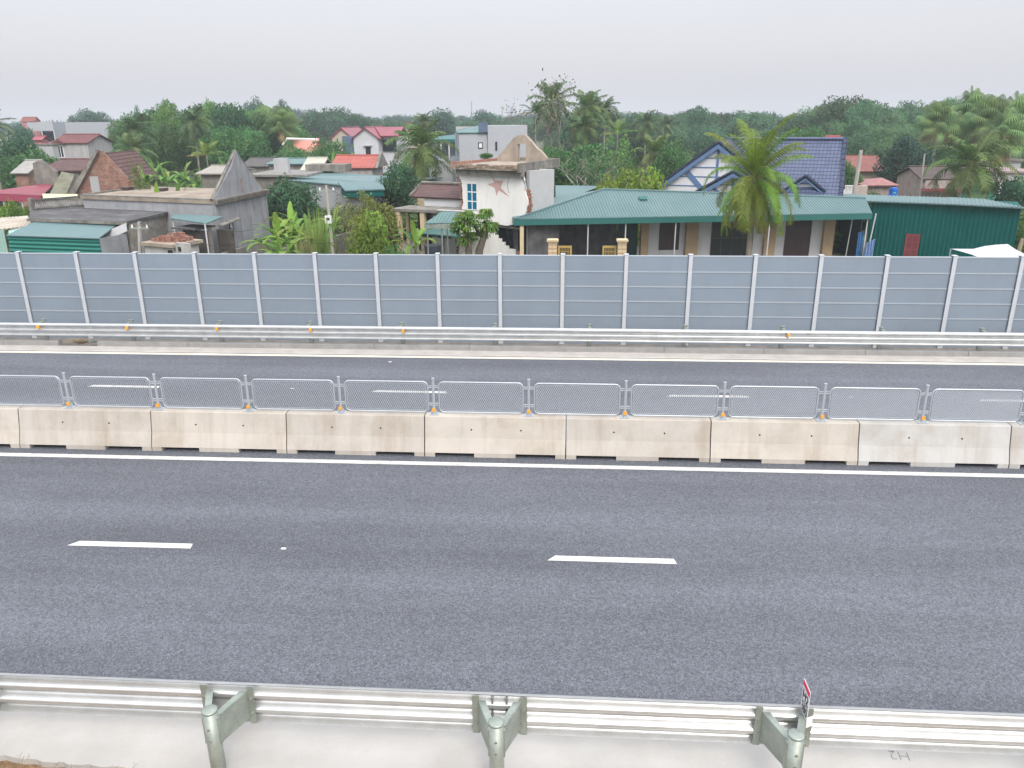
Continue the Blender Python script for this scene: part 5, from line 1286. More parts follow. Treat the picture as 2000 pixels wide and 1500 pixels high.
# lower lean-to roofs of the porch house and the terrace
b = MB(); A_ = [atz(800, 454, 1.95+G), atz(892, 462, 1.95+G), atz(890, 445, 2.15+G), atz(832, 445, 2.15+G)]
t = thing('lean_to_roof', 'grey-green sheet lean-to roof in front of the porch house', 'lean-to', (A_[0].x, A_[0].y, G)); q = [(p.x-A_[0].x, p.y-A_[0].y, p.z-G) for p in A_]
b.slab(q, .04); b.corr(q, .18, .03, .003); b.build('roof', teal_old, t); b = MB(); b.box(q[0][0], q[1][0], -.02, 0, 1.72, 1.94); b.build('fascia', teal_trim, t); b = MB()
for k in range(4): x = q[0][0]+(q[1][0]-q[0][0])*k/3; b.box(x-.05, x+.05, .02, .12, 0, 1.9)
b.build('support', old_conc, t)
# car-port with steel legs
A_ = [at(829, 437, 37), at(889, 434, 38.2)]; h0 = A_[0].z-G
t = thing('car_port', 'grey-green sheet car port on thin steel legs beside the broken house', 'car port', (A_[0].x, 37, G)); wx_ = A_[1].x-A_[0].x
q = [(0, 0, h0), (wx_, 0, h0+.02), (wx_, 2.2, h0+.32), (.5, 2.2, h0+.30)]; b = MB(); b.slab(q, .03); b.corr(q, .17, .03, .003); b.build('roof', teal_old, t)
b = MB(); b.box(0, wx_, -.02, .0, h0-.22, h0-.03); b.box(0, .02, 0, 2.0, h0-.1, h0-.0); b.build('fascia', galv_d, t)
for (x, y) in ((.12, .05), (wx_-.5, .1), (wx_*.62, 1.8), (.5, 2.1)): b = MB(); b.tube([(x, y, 0), (x, y, h0+.02)], .035, 8); b.build('leg', galv_d, t)
p = atz(846, 487, G); t = thing('basin', 'dark blue-grey plastic tub under the car port', 'tub', (at(845, 480, 37.8).x, 37.8, G)); b = MB(); b.tube([(0, 0, 0), (0, 0, at(845, 479, 37.8).z-G)], [.35, .42], 12); b.build('body', surf('dark_tub', (.03, .04, .055)), t)
yard = surf('concrete_yard', (.26, .24, .22), var=.25, scale=1, grime=.5, scol=(.09, .08, .07), bump=.2)
b = MB(); P_ = [atz(745, 520, G), atz(900, 520, G), atz(900, 452, G), atz(790, 455, G)]; b.quad(*[(p.x, p.y, G+.03) for p in P_]); tag(b.build('yard', yard), kind='structure')
b = MB(); a = at(700, 478, 34); c = at(870, 486, 33.5); t = thing('rubble_heap', 'heap of broken concrete slabs and planks on the yard below the porch', 'rubble', (at(800, 480, 37).x, 37, G)); rs = random.Random(31)
for k in range(46):
    x, y = rs.uniform(-1.8, 1.6), rs.uniform(-1.2, 1.6); z = max(0, .55-abs(x)*.2-abs(y)*.15)+rs.uniform(0, .35); l = rs.uniform(.25, .9); an = rs.uniform(-.5, .5)
    dx, dy = math.cos(an)*l/2, math.sin(an)*l/2; s = rs.uniform(.08, .3); b.slab([(x-dx, y-dy-s, z), (x+dx, y+dy-s, z+rs.uniform(-.1, .1)), (x+dx, y+dy+s, z+rs.uniform(-.08, .12)), (x-dx, y-dy+s, z+.05)], .06)
b.build('slabs', old_conc, t)
# ---------- the grey house with the pointed gable
zg = 3.75
F = Fr('gabled_grey_house', 'grey rendered house with flat roof slab and tall pointed gable end', 'house', (425, 391), (527, 370), z=zg+G)
W = F.L
LL = F.q(156, 381, zg); 
# footprint: corner C=(0,0), right end (W,0), left end LL
dl = Vector((LL[0], LL[1], 0)); 
roofpts = [(0, 0), (W, 0), (W+LL[0]*.96, LL[1]*.96+.0), (LL[0], LL[1])]
bk = F.q(430, 354, zg); sc_ = 1.0
def rim2(P, Q, w, z0, z1, m, name, parent=None):
    d = Vector((Q[0]-P[0], Q[1]-P[1], 0)).normalized(); nn = Vector((-d.y, d.x, 0))*w; b = MB()
    c = [Vector((*P, 0)), Vector((*Q, 0)), Vector((*Q, 0))+nn, Vector((*P, 0))+nn]; b.v = [(q.x, q.y, z) for z in (z0, z1) for q in c]; b.f = [(3,2,1,0),(4,5,6,7),(0,1,5,4),(1,2,6,5),(2,3,7,6),(3,0,4,7)]; return F.add(name, m, b, parent)
sl = flat('roof_slab', slab_tan, [(x*1.0, y) for x, y in roofpts], zg-.22, zg-.04)
ix = .25
rim2((W*.985, .2), (.12, .2), -.001-.2, 0, zg-.222, grey_wall, 'right_wall')
e1 = dl.normalized()
rim2((e1.x*.12+.12, e1.y*.12+.2), (LL[0]*.97+.15, LL[1]*.97+.2), -.2, 0, zg-.222, surf('grey_front', (.33, .345, .37), var=.12, streak=.45, scol=(.16, .16, .17)), 'left_wall')
rim2((LL[0], LL[1]), (0, 0), .22, zg-.038, zg+.04, old_conc, 'parapet', sl)
rim2((0, 0), (W, 0), .22, zg-.24, zg+.03, old_conc, 'parapet', sl)
rim2((roofpts[2][0], roofpts[2][1]), (roofpts[3][0], roofpts[3][1]), .2, zg-.036, zg+.06, old_conc, 'parapet', sl)
# the gable (stands on the right wall)
def gq(px, py): return F.p(px, py, .3)
pk = gq(460, 296); gl = gq(424, 387); gr_ = gq(519, 369)
b = MB(); tri_ext([(.05, zg+.03), (pk[0]-.9, gq(443, 330)[1]), (pk[0]-.15, pk[1]-.1), (pk[0], pk[1]), (pk[0]+.12, pk[1]-.2), (W*.93, zg+.03)], .25, .47); g_ = F.add('gable', grey_pale if False else grey_wall, b)
b = MB(); x, z = gq(470, 366); 
for k in range(6): b.box(x-.07+(k % 2)*.05, x+.09+(k % 2)*.03, .235, .252, z-.25+k*.13, z-.17+k*.13)
F.add('vent_slots', brick_raw, b, g_)
b = MB()
for s, (a, c) in enumerate([((.02, zg+.02), (pk[0], pk[1])), ((W*.95, zg+.02), (pk[0], pk[1]))]):
    b.tube([(a[0], .36, a[1]), (c[0], .36, c[1]+.03)], .09, 5)
F.add('coping', old_conc, b, g_)
# triple window strip on the right wall
for k in range(3):
    xa, za = F.p(447+k*1.4, 443+k*13-10, -.01); 
    F.opening('window', xa, xa+.42, za-.62, za, .0, dark, steel_w, (1, 1), .05)
b = MB(); b.slab([(F.p(428, 430, 0)[0]-.2, -.25, F.p(428, 430, 0)[1]-.28), (F.p(462, 418, 0)[0], -.25, F.p(462, 418, 0)[1]-.22), (F.p(462, 418, 0)[0], .0, F.p(462, 418, 0)[1]-.15), (F.p(428, 430, 0)[0]-.2, 0, F.p(428, 430, 0)[1]-.2)], .07); F.add('window_hood', old_conc, b)
for px in (316, 248):
    q = F.q(px, 372 if px == 316 else 370, zg); b = MB(); b.box(q[0]-.35, q[0]+.35, q[1]-.25, q[1]+.25, zg-.04, zg+.14); F.add('roof_hatch', surf('dark_brick', (.08, .055, .05), var=.4), b)
# teal awning and dark shed below
zA = 2.90
A_ = [atz(333, 427, zA+G), atz(403, 437, zA+G), atz(436, 424, zA+.08+G), atz(339, 417, zA+.08+G)]
t = thing('awning', 'teal sheet awning leaning on the grey house above the dark shed', 'awning', (A_[0].x, A_[0].y, G)); q = [(p.x-A_[0].x, p.y-A_[0].y, p.z-G) for p in A_]; b = MB(); b.slab(q, .03); b.corr(q, .17, .025, .003); b.build('roof', teal_roof, t)
b = MB(); 
for x_, y_ in ((q[0][0]+.1, q[0][1]+.05), (q[1][0]-.1, q[1][1]+.05)): b.tube([(x_, y_, 0), (x_, y_, zA)], .04, 6)
b.build('pole', steel_w, t)
Fs = Fr('dark_shed', 'dark boarded shed under the teal awning', 'shed', (356, 447), (440, 452), z=2.45+G); F = Fs
b = MB(); b.box(0, F.L*.62, 0, .15, 0, 2.4); b.box(F.L*.64, F.L, .5, .6, 0, 2.45); F.add('wall', surf('rotten_boards', (.09, .08, .065), var=.5, scale=2, streak=.7, bump=.4), b)
b = MB(); b.box(F.L*.6, F.L*.635, -.02, .17, 0, 2.6); F.add('post', old_conc, b)
b = MB(); b.box(-.5, F.L*.4, -.3, 1.2, 2.46, 2.54); F.add('roof', black_roof, b)
F = Fr('brick_hut', 'small ruined hut with brick rubble on its concrete lid', 'hut', (274, 473), (336, 478), z=2.2+G)
b = MB(); b.box(.1, F.L-.1, .12, 1.7, 0, 2.04); F.add('wall', surf('dirty_white', (.45, .44, .43), var=.12, streak=.5), b); b = MB(); b.box(-.05, F.L+.05, -.02, 1.9, 2.042, 2.2); F.add('lid', slab_tan, b)
b = MB(); b.box(F.L+.1, F.L+.95, .1, .25, 0, 2.3); F.add('side_wall', surf('dirty_white', (.45, .44, .43)), b); F.opening('vent', F.L+.3, F.L+.45, 1.9, 2.1, .09, dark, dark, (1, 1), .02); F.opening('door', F.L-.45, F.L-.15, 0, 1.9, .11, dark, dark, (1, 1), .03)
b = MB(); rs = random.Random(44)
for k in range(60): x, y = rs.uniform(.2, F.L-.2), rs.uniform(.5, 1.7); h_ = .35*math.exp(-((x-F.L*.55)**2)*1.5); b.box(x-.1, x+.1, y-.06, y+.06, 2.2, 2.24+h_*rs.uniform(.5, 1))
F.add('brick_pile', brick_raw, b)
# ---------- balustraded terrace house
zt_ = 3.0
F = Fr('terrace_house', 'old concrete house with black weathered flat roof and baluster railing', 'house', (56, 426), (246, 433), z=zt_+G)
Rr = F.q(351, 408, zt_); Lb = F.q(62, 411, zt_); Bk = F.q(228, 404, zt_); Bm = F.q(172, 402, zt_)
roof = [(0, 0), (F.L, 0), (Rr[0], Rr[1]), (Rr[0]-1.2, Rr[1]+1.0), (Bk[0], Bk[1]+.6), (Bm[0], Bm[1]+.3), (Lb[0]-.1, Lb[1])]
sl = flat('roof_slab', black_roof, roof, zt_-.16, zt_); 
b = MB(); b.box(-.1, F.L+.05, -.06, -.003, zt_-.16, zt_-.02); F.add('slab_edge', old_conc, b, sl)
rim2((F.L-.05, .3), (Rr[0]-.3, Rr[1]+.2), .2, 0, zt_-.162, surf('tan_render', (.30, .28, .25), var=.25, streak=.7, scol=(.12, .11, .1)), 'side_wall'); rim2((.3, .3), (F.L-.05, .3), .2, 0, zt_-.162, old_conc, 'front_wall')
def balustrade(P, Q, n, h=.62):
    d = Vector((Q[0]-P[0], Q[1]-P[1], 0)); L_ = d.length; d.normalize(); nn = Vector((-d.y, d.x, 0))
    b = MB(); 
    for z0, z1, w in ((zt_, zt_+.08, .10), (zt_+h-.08, zt_+h, .11)):
        c = [Vector((*P, 0))-nn*w, Vector((*Q, 0))-nn*w, Vector((*Q, 0))+nn*w, Vector((*P, 0))+nn*w]; k = len(b.v); b.v += [(q.x, q.y, z) for z in (z0, z1) for q in c]; b.f += [tuple(k+i for i in f) for f in ((3,2,1,0),(4,5,6,7),(0,1,5,4),(1,2,6,5),(2,3,7,6),(3,0,4,7))]
    rl = F.add('railing', black_roof, b); m = surf('old_baluster', (.42, .41, .40), var=.3)
    for i in range(n):
        p = Vector((*P, 0))+d*L_*(i+.5)/n; b = MB(); b.sm = True; b.tube([(p.x, p.y, zt_+.08), (p.x, p.y, zt_+.2), (p.x, p.y, zt_+.35), (p.x, p.y, zt_+h-.08)], [.035, .06, .03, .035], 8, False); F.add('baluster', m, b, rl)
    for e in (P, Q): F.box('pier', old_conc, e[0]-.11, e[0]+.11, e[1]-.11, e[1]+.11, zt_, zt_+h+.08, parent=rl)
balustrade((Lb[0]+.05, Lb[1]), (Bm[0], Bm[1]+.1), 34); balustrade((Bm[0]+.15, Bm[1]+.1), (Bk[0]+.1, Bk[1]+.15), 12)
# ---------- green corrugated shed
zq = 2.45
F = Fr('green_shed', 'green corrugated tin shed with teal roof behind the barrier at left', 'shed', (11, 460), (192, 466), z=zq+G)
W = F.L; r = MB(); q3 = F.q(228, 439, zq+.35); q4 = F.q(66, 434, zq+.35)
q = [(0, 0, zq), (W, 0, zq), (q3[0], q3[1], zq+.35), (q4[0], q4[1], zq+.35)]; r.slab(q, .04); r.corr(q, .15, .012, .003); F.add('roof', teal_roof, r)
b = MB(); rows = []; z = 0; k = 0
while z < zq-.03:
    rows.append([(x, .10-(.05 if k % 4 in (1, 2) else 0), z) for x in (.03, W-.03)]); z += .035 if k % 2 else .065; k += 1
b.grid(rows); F.add('front_wall', tin('green_cladding', (.012, .17, .14)), b)
b = MB(); b.box(.03, W-.05, .14, .2, 0, zq-.06); b.box(W-.06, W-.02, .1, 2.0, 0, zq-.02); F.add('frame_wall', grey_wall, b)
rsx = F.p(205, 470, .8)[0]; 
A_ = [at(194, 457, 38.5), at(240, 437, 38.5), at(246, 452, 38.5), at(202, 472, 38.5)]
t = thing('loose_panel', 'tilted pale grey sheet hanging off the right end of the green shed', 'panel', (A_[0].x, 38.5, G)); b = MB(); b.slab([(p.x-A_[0].x, (0, .3, .1, -.2)[i], p.z-G) for i, p in enumerate(A_)][::-1], .03); b.build('sheet', grey_pale, t)
F = Fr('side_building', 'grey and cream wall block between the green shed and the ruined hut', 'building', (195, 466, 39.2), (272, 470, 39.6)); h_ = F.p(240, 440)[1]
b = MB(); b.box(0, F.L*.42, 0, .2, 0, h_); F.add('wall', grey_pale, b); b = MB(); b.box(F.L*.42+.003, F.L*.6, .02, .2, 0, h_-.5); F.add('cream_wall', surf('cream_block', (.45, .43, .37), var=.1, streak=.3), b); b = MB(); b.box(F.L*.66, F.L, .6, .8, 0, h_+.1); F.add('back_wall', grey_wall, b)
b = MB(); b.box(F.L*.6+.004, F.L*.66, -.02, .1, 0, h_-.45); F.add('brick_edge', brick_raw, b)
# pale rusty tin roof at the far left
rusty = surf('rusty_tin', (.52, .49, .42), var=.2, scale=2, rough=.8, streak=.8, scol=(.26, .13, .08))
A_ = [at(-30, 452, 40), at(64, 441, 41), at(54, 421, 45), at(-30, 430, 45)]
t = thing('tin_shelter', 'cream and rust striped tin shelter at the left edge with mint side wall', 'shelter', (A_[1].x, 40, G)); q = [(p.x-A_[1].x, p.y-40, p.z-G) for p in A_]; b = MB(); b.slab(q, .03); b.corr([q[0], q[1], q[2], q[3]], .2, .03, .003); b.build('roof', rusty, t)
mint = tin('mint_sheet', (.33, .50, .45)); b = MB(); xa = at(-30, 480, 40.2).x-A_[1].x; xb = at(14, 480, 40.2).x-A_[1].x; zt4 = at(8, 448, 40.2).z-G; b.corr([(xa, .2, .6), (xb, .2, .6), (xb, .2, zt4), (xa, .2, zt4)], .16, .03); b.build('side_wall', mint, t)
A_ = [at(17, 457, 39.6), at(50, 448, 40.1), at(66, 436, 41.6), at(16, 446, 41)]; q = [(p.x-t.location.x, p.y-40, p.z-G) for p in A_]; b = MB(); b.slab(q, .03); b.build('mint_flap', mint, t)
b = MB(); b.tube([(xa*.5, .3, 0), (xa*.5, .3, zt4)], .05, 6); b.tube([(-.2, .6, 0), (-.2, .6, 2.2)], .05, 6); b.build('post', old_conc, t)
# red metal roof, pale yellow strip
F = Fr('red_roofed_shed', 'open shed with broad red metal roof at left edge', 'shed', (-40, 383, 52), (84, 391, 51))
z0_ = F.z; b = MB(); xe, ze_ = F.p(84, 391); xe2, zr2 = F.p(104, 361, 6); zl = F.p(-40, 377)[1]; zr1 = F.p(0, 356, 6)[1]
q = [(0, 0, zl), (xe, 0, zl-.1), (xe2, 6, zr2), (0, 6, zr1)]; b.slab(q, .05); b.corr(q, .25, .03, .003); 
F.add('roof', pinkred, b); b = MB(); b.box(0, xe-.1, -.03, .0, zl-.5, zl-.1); F.add('fascia', surf('crimson', (.30, .05, .09), var=.1), b)
b = MB()
for k in range(4): b.tube([(.3+k*(xe-.6)/3, .1, 0), (.3+k*(xe-.6)/3, .1, zl-.1)], .05, 6)
F.add('post', steel_w, b); b = MB(); b.box(0, xe, 4, 4.15, 0, zl-.2); F.add('back_wall', surf('dim_wall', (.04, .06, .10), var=.3), b)
A_ = [at(84, 387, 47), at(153, 388, 47), at(151, 379, 48.3), at(83, 380, 48.3)]; t = thing('sheet_roof', 'pale yellow corrugated strip roof behind the baluster railing', 'roof', (A_[0].x, 47, G)); q = [(p.x-A_[0].x, p.y-47, p.z-G) for p in A_]; b = MB(); b.slab(q, .04); b.corr(q, .2, .02, .003); b.build('sheet', tin('pale_yellow', (.58, .62, .36)), t); b = MB(); b.box(q[0][0]+.1, q[1][0]-.1, .1, .25, 0, q[0][2]-.05); b.build('wall', old_conc, t)
# ---------- brick gable ruin
F = Fr('brick_gable_house', 'ruined house showing a steep red brick gable and maroon tiles behind', 'house', (143, 378, 50), (268, 366, 51.5))
pk = F.p(196, 294); b = MB(); a0 = F.p(144, 380); a1 = F.p(267, 365)
tri_ext([(a0[0], a0[1]-3), a0, (F.p(178, 322)[0], F.p(178, 322)[1]), (pk[0]-.2, pk[1]), (pk[0]+.1, pk[1]-.02), (a1[0], a1[1]), (a1[0], a1[1]-3)], 0, .3); g_ = F.add('gable_wall', brick, b)
b = MB(); l1 = F.p(132, 382); p1 = F.p(189, 292); b.slab([(l1[0], -.35, l1[1]), (a0[0]+.12, -.35, a0[1]+.02), (pk[0]-.05, -.35, pk[1]+.06), (p1[0], -.35, p1[1])], .3); F.add('coping', old_conc, b, g_)
r = MB(); zr3 = pk[1]-.15; r.slab([(a1[0]-.2, .32, a1[1]+.3), (a1[0]+1.0, 5, a1[1]+.3), (pk[0]+1.6, 5, zr3), (pk[0], .32, zr3)], .1); r.slab([(pk[0], .33, zr3), (pk[0]+1.6, 5, zr3), (a0[0]+1.2, 5, a0[1]), (a0[0]+.1, .33, a0[1])], .1); F.add('roof', maroon, r)
b = MB(); xp, zp_ = F.p(187, 360, -.02); b.box(xp-.3, xp+.2, -.03, -.002, zp_-.5, zp_+.5); F.add('patch', grey_pale, b, g_)
A_ = [at(97, 378, 51), at(130, 378, 51), at(146, 340, 54), at(120, 335, 54)]; t = thing('mossy_roof', 'steep mossy concrete roof slab left of the brick gable', 'roof', (A_[0].x, 51, G)); q = [(p.x-A_[0].x, p.y-51, p.z-G) for p in A_]; b = MB(); b.slab(q, .3); b.box(q[0][0]+.2, q[1][0], .4, 2.5, 0, q[0][2]-.3); b.build('slab', moss, t)
# ---------- small far houses of the left
def small_house(name, label, a, b_, Y, pyr, dep, wm, rm, axis='x', over=.25, Y2=None, corr=None, cat='house', z=None):
    F = Fr(name, label, cat, (a[0], a[1], Y), (b_[0], b_[1], Y2 or Y)); ze_ = F.z; zr_ = F.p((a[0]+b_[0])/2, pyr, dep/2 if axis == 'x' else 0)[1]
    gable_house(F, F.L, dep, ze_, max(zr_, ze_+.3), wm, rm, axis, over, corr=corr); return F
F = small_house('maroon_roofed_house', 'white two-storey house with maroon tiled roof and arched window hood, left', (104, 278), (170, 278), 90, 263, 5, surf('old_white', (.40, .39, .40), var=.1, streak=.6, scol=(.2, .2, .2)), maroon_far)
xa, za = F.p(115, 308); F.opening('window', xa, xa+.75, za, za+1.35, -.01, white_f, glass_d, (2, 1), .08); b = MB(); b.ext([(xa-.4, za+1.5), (xa+1.2, za+1.5), (xa+.4, za+2.1)], -.35, -.01, 'y'); F.add('hood', maroon_far, b)
F = small_house('tiled_house', 'low house with concrete gable and maroon tiled roof left of the brick gable', (80, 332), (156, 334), 58, 312, 6, old_conc, maroon)
b = MB(); xg = F.p(118, 330, -.2)[0]; b.ext([(F.p(72, 350)[0], 0), (F.p(119, 350)[0], 0), (F.p(119, 334)[0], F.p(119, 334)[1]), (F.p(85, 312)[0], F.p(85, 312)[1]), (F.p(72, 318)[0], F.p(72, 318)[1])], -.5, -.35, 'y'); F.add('gable_wall', old_conc, b)
small_house('small_hut', 'little hut with pale grey sheet roof at the far left', (28, 336), (52, 337), 64, 314, 4, brick, surf('grey_sheet', (.32, .31, .30), var=.15), cat='hut')
# grey warehouse long
F = Fr('grey_warehouse', 'long plain light grey hall behind the maroon-roofed house', 'hall', (103, 239, 132), (239, 240, 128)); b = MB(); b.box(0, F.L, 0, 14, 0, F.z); F.add('wall', surf('hall_grey', (.36, .38, .42), var=.04), b)
F2 = Fr('grey_annex', 'grey annex with open balcony at the left end of the grey hall', 'building', (52, 239, 120), (102, 238, 121)); F = F2; zb1 = F.p(60, 256)[1]; b = MB(); b.box(0, F.L, 0, 6, zb1, F.z); b.box(F.L*.5, F.L, .4, 6, 0, zb1-.01); F.add('wall', surf('hall_grey', (.36, .38, .42)), b); b = MB(); b.box(F.L*.52, F.L*.97, .2, .38, F.p(80, 275)[1], zb1-.2); F.add('balcony', glass_d, b); b = MB(); b.box(F.L*.5, F.L*.53, 0, .2, 0, zb1); b.box(F.L*.97, F.L, 0, .2, 0, zb1); F.add('column', white_sh, b)
small_house('pink_house', 'tiny pink far house over the left end of the grey hall', (42, 236), (66, 236), 180, 229, 2, surf('pink_wall', (.45, .2, .2)), salmon)
small_house('rose_house', 'rose-walled small house below the grey annex', (66, 272), (80, 272), 100, 266, 1.5, surf('rose', (.45, .17, .2)), pinkred)
F = Fr('white_block', 'dirty white low block left of the maroon-roofed house wall', 'building', (69, 284, 86), (102, 284, 86)); b = MB(); b.box(0, F.L, 0, 1, 0, F.z); F.add('wall', grey_pale, b); b = MB(); b.box(-.1, F.L+.1, -.1, 1.1, F.z+.003, F.z+.15); F.add('roof', old_conc, b)
# ---------- middle group
F = small_house('two_storey_house', 'white two-storey house with pink-red sheet roof, facing gable', (690, 268), (738, 268), 96, 249, 9, surf('white_far', (.50, .51, .55), var=.06), pinkred, 'y', over=.3)
r = MB(); zr_ = F.p(712, 249)[1]; rx = F.p(790, 250, 5)[0]; q = [(F.L+.1, 1.0, F.z+.1), (rx, 1.0, F.z+.1), (rx, 4.5, zr_), (F.L*.55, 4.5, zr_)]; r.slab(q, .08); r.corr(q, .3, .04, .003); r.slab([(rx, 8, F.z+.1), (F.L*.5, 8, F.z+.1), (F.L*.5, 4.51, zr_), (rx, 4.51, zr_)], .08); F.add('wing_roof', pinkred, r)
b = MB(); b.box(F.L+.003, rx-.3, 1.5, 7.5, 0, F.z); F.add('wing_wall', surf('white_far', (.50, .51, .55)), b); b = MB(); b.box(F.L+.2, F.L+1.9, 1.3, 1.49, F.p(750, 296)[1], F.z-.3); F.add('balcony', glass_d, b)
xa, za = F.p(715, 304); F.opening('window', xa, xa+.6, za, za+1.0, -.01, dark, glass_d, (2, 1), .06); b = MB(); b.box(xa-.2, xa+.8, -.3, -.01, za+1.1, za+1.2); F.add('hood', grey_pale, b)
b = MB(); b.box(-1.5, -.05, .5, 3, 0, F.p(685, 266)[1]); F.add('blue_bay', surf('slate_blue', (.10, .14, .22)), b)
F = small_house('gabled_house', 'cream-gabled house with pink-red roof behind the white two-storey one', (648, 268), (688, 267), 106, 250, 9, surf('cream_far', (.45, .41, .34), var=.15), pinkred, 'y')
small_house('far_gable', 'far small brown gable end right of the pink-red roofs', (783, 262), (804, 262), 118, 240, 6, surf('cream_far', (.45, .41, .34)), maroon_far, 'y')
F = small_house('salmon_house', 'salmon-coloured house with pale roof edge left of the pink-red roofs', (553, 296), (606, 297), 98, 272, 7, surf('salmon_wall', (.60, .22, .18), var=.06), surf('salmon_roof', (.58, .24, .19), var=.08), over=.2)
b = MB(); x0_ = F.p(558, 271, 0)[0]; b.tube([(F.p(552, 283, -.3)[0], -.3, F.p(552, 283, -.3)[1]), (F.p(560, 271, -.3)[0], -.3, F.p(560, 271, -.3)[1]), (F.p(620, 273, -.3)[0], -.3, F.p(620, 273, -.3)[1])], .14, 5); F.add('edge_trim', white_f, b)
F = small_house('red_tiled_shed', 'small shed with bright red-orange tiled roof above a mottled wall', (650, 326), (726, 326), 72, 304, 4.5, surf('mottled_white', (.42, .40, .40), var=.2, grime=.7, scol=(.22, .12, .10)), red_tile)
b = MB(); b.ext([(0, F.z-.1), (4.6, F.z-.1), (2.3, F.p(690, 303, 2.3)[1]+.3)], F.L+.26, F.L+.5, 'x'); F.add('gable_end', old_conc, b)
small_house('pale_hut', 'hut with pale beige sheet roof left of the red-orange tiled shed', (592, 331), (622, 332), 70, 309, 4.5, old_conc, surf('beige_sheet', (.42, .42, .36), var=.1), cat='hut')
small_house('teal_gabled_shed', 'grey shed with low teal gable roof in the middle distance', (524, 320), (592, 322), 76, 310, 7, old_conc, teal_old, 'x')
F = Fr('flat_roofed_house', 'old flat-roofed concrete house right of the pointed gable', 'house', (488, 342, 64), (596, 346, 64)); b = MB(); b.box(0, F.L, 0, 6, 0, F.z-.12); F.add('wall', old_conc, b); b = MB(); b.box(-.3, F.L+.3, -.3, 6.3, F.z-.118, F.z+.05); F.add('roof', surf('pale_slab', (.28, .27, .26), var=.3, grime=.5), b)
xa, za = F.p(536, 335, 2); b = MB(); b.box(xa, xa+1.2, 2, 2.5, F.z+.05, F.z+1.2); F.add('stair_head', grey_pale, b); b = MB(); b.box(xa+2, xa+5.5, 4, 6, F.z+.05, F.z+.6); F.add('parapet', old_conc, b)
small_house('grey_tiled_house', 'dark grey tiled far roof behind the pointed gable', (473, 324), (536, 325), 80, 309, 6, old_conc, surf('dark_tiles', (.14, .13, .13), var=.2, pattern='tile'))
small_house('grey_roof_shed', 'low shed with flat pale roof left of the pointed gable', (392, 338), (436, 340), 56, 325, 5, old_conc, surf('pale_slab2', (.33, .31, .28), var=.2), over=.3)
# big teal-roofed hall
F = Fr('teal_roofed_hall', 'grey hall with two teal sheet roofs stepping down behind the utility pole', 'hall', (560, 352, 59), (700, 365, 54)); zq_ = F.z
r = MB(); q = [(0, 0, zq_), (F.L, 0, F.p(700, 365)[1]), (F.L+.4, 5, F.p(710, 352, 5)[1]), (0, 5, F.p(562, 346, 5)[1])]; r.slab(q, .05); r.corr(q, .2, .03, .003); F.add('roof', teal_roof, r)
b = MB(); z1_ = F.p(700, 365)[1]; b.ext([(0, 0), (F.L-.1, 0), (F.L-.1, z1_-.06), (0, zq_-.06)], .15, .35, 'y'); F.add('wall', grey_pale, b)
r = MB(); P_ = [F.p(672, 355, 4)]; x2 = F.p(758, 357, 3)[0]; x1_ = F.p(606, 342, 7)[0]; zz1 = F.p(730, 357, 3)[1]; q = [(x1_, 3.2, zz1), (x2-.6, 3.2, zz1-.1), (x2, 8.5, F.p(745, 340, 8.5)[1]), (x1_, 8.5, F.p(640, 341, 8.5)[1])]; r.slab(q, .06); r.corr(q, .2, .03, .003); F.add('roof', teal_roof, r)
b = MB(); b.box(F.L+.45, x2-.7, 3.5, 8, 0, zz1-.18); F.add('wall', surf('cream_side', (.45, .38, .25), var=.15), b)
F = Fr('teal_box_shed', 'small dark teal sheet box shed at the right end of the grey hall', 'shed', (674, 371, 52), (752, 371, 53)); zz1 = F.z
r = MB(); q = [(0, 0, zz1-.05), (F.L, 0, zz1-.05), (F.L+.3, 3, zz1+.25), (-.1, 3, zz1+.3)]; r.slab(q, .05); r.corr(q, .18, .03, .003); F.add('roof', teal_roof, r); zlow = F.p(700, 385)[1]; b = MB(); b.box(.05, F.L-.1, .1, 2.8, zlow, zz1-.12); F.add('box', teal_dark, b); b = MB(); b.box(.3, F.L-.5, .6, 2.6, 0, zlow-.005); F.add('wall', grey_wall, b)
# garden wall sloping across
def wallrun(label, pts, z, th, m, name='garden_wall'):
    P = [atz(a, b_, z+G) for a, b_ in pts]; t = thing(name, label, 'wall', (P[0].x, P[0].y, G)); 
    for i, (p, q) in enumerate(zip(P, P[1:])):
        d = Vector((q.x-p.x, q.y-p.y, 0)).normalized(); nn = Vector((-d.y, d.x, 0))*th; b = MB(); c = [v-P[0] for v in (p, q, q+nn, p+nn)]
        b.v = [(v.x, v.y, z_) for z_ in (0, z) for v in c]; b.f = [(3,2,1,0),(4,5,6,7),(0,1,5,4),(1,2,6,5),(2,3,7,6),(3,0,4,7)]; b.build('wall_run', m, t)
    return t
lw = surf('low_wall', (.24, .225, .20), var=.3, scale=2, streak=.5, bump=.4, grime=.4, scol=(.12, .11, .09))
wallrun('long grey garden wall running up from the barrier beside the grey house', [(432, 496), (520, 470), (602, 455)], 1.3, .2, lw)
wallrun('second rough wall nearer the barrier, below the cane', [(505, 500), (560, 484), (600, 476)], 1.0, .25, lw)
wallrun('crumbling dark wall right of the utility pole', [(640, 432), (672, 426), (700, 440)], 1.7, .2, lw)
wallrun('low broken wall behind the bright bush', [(636, 466), (690, 452), (730, 446)], 1.1, .2, lw)
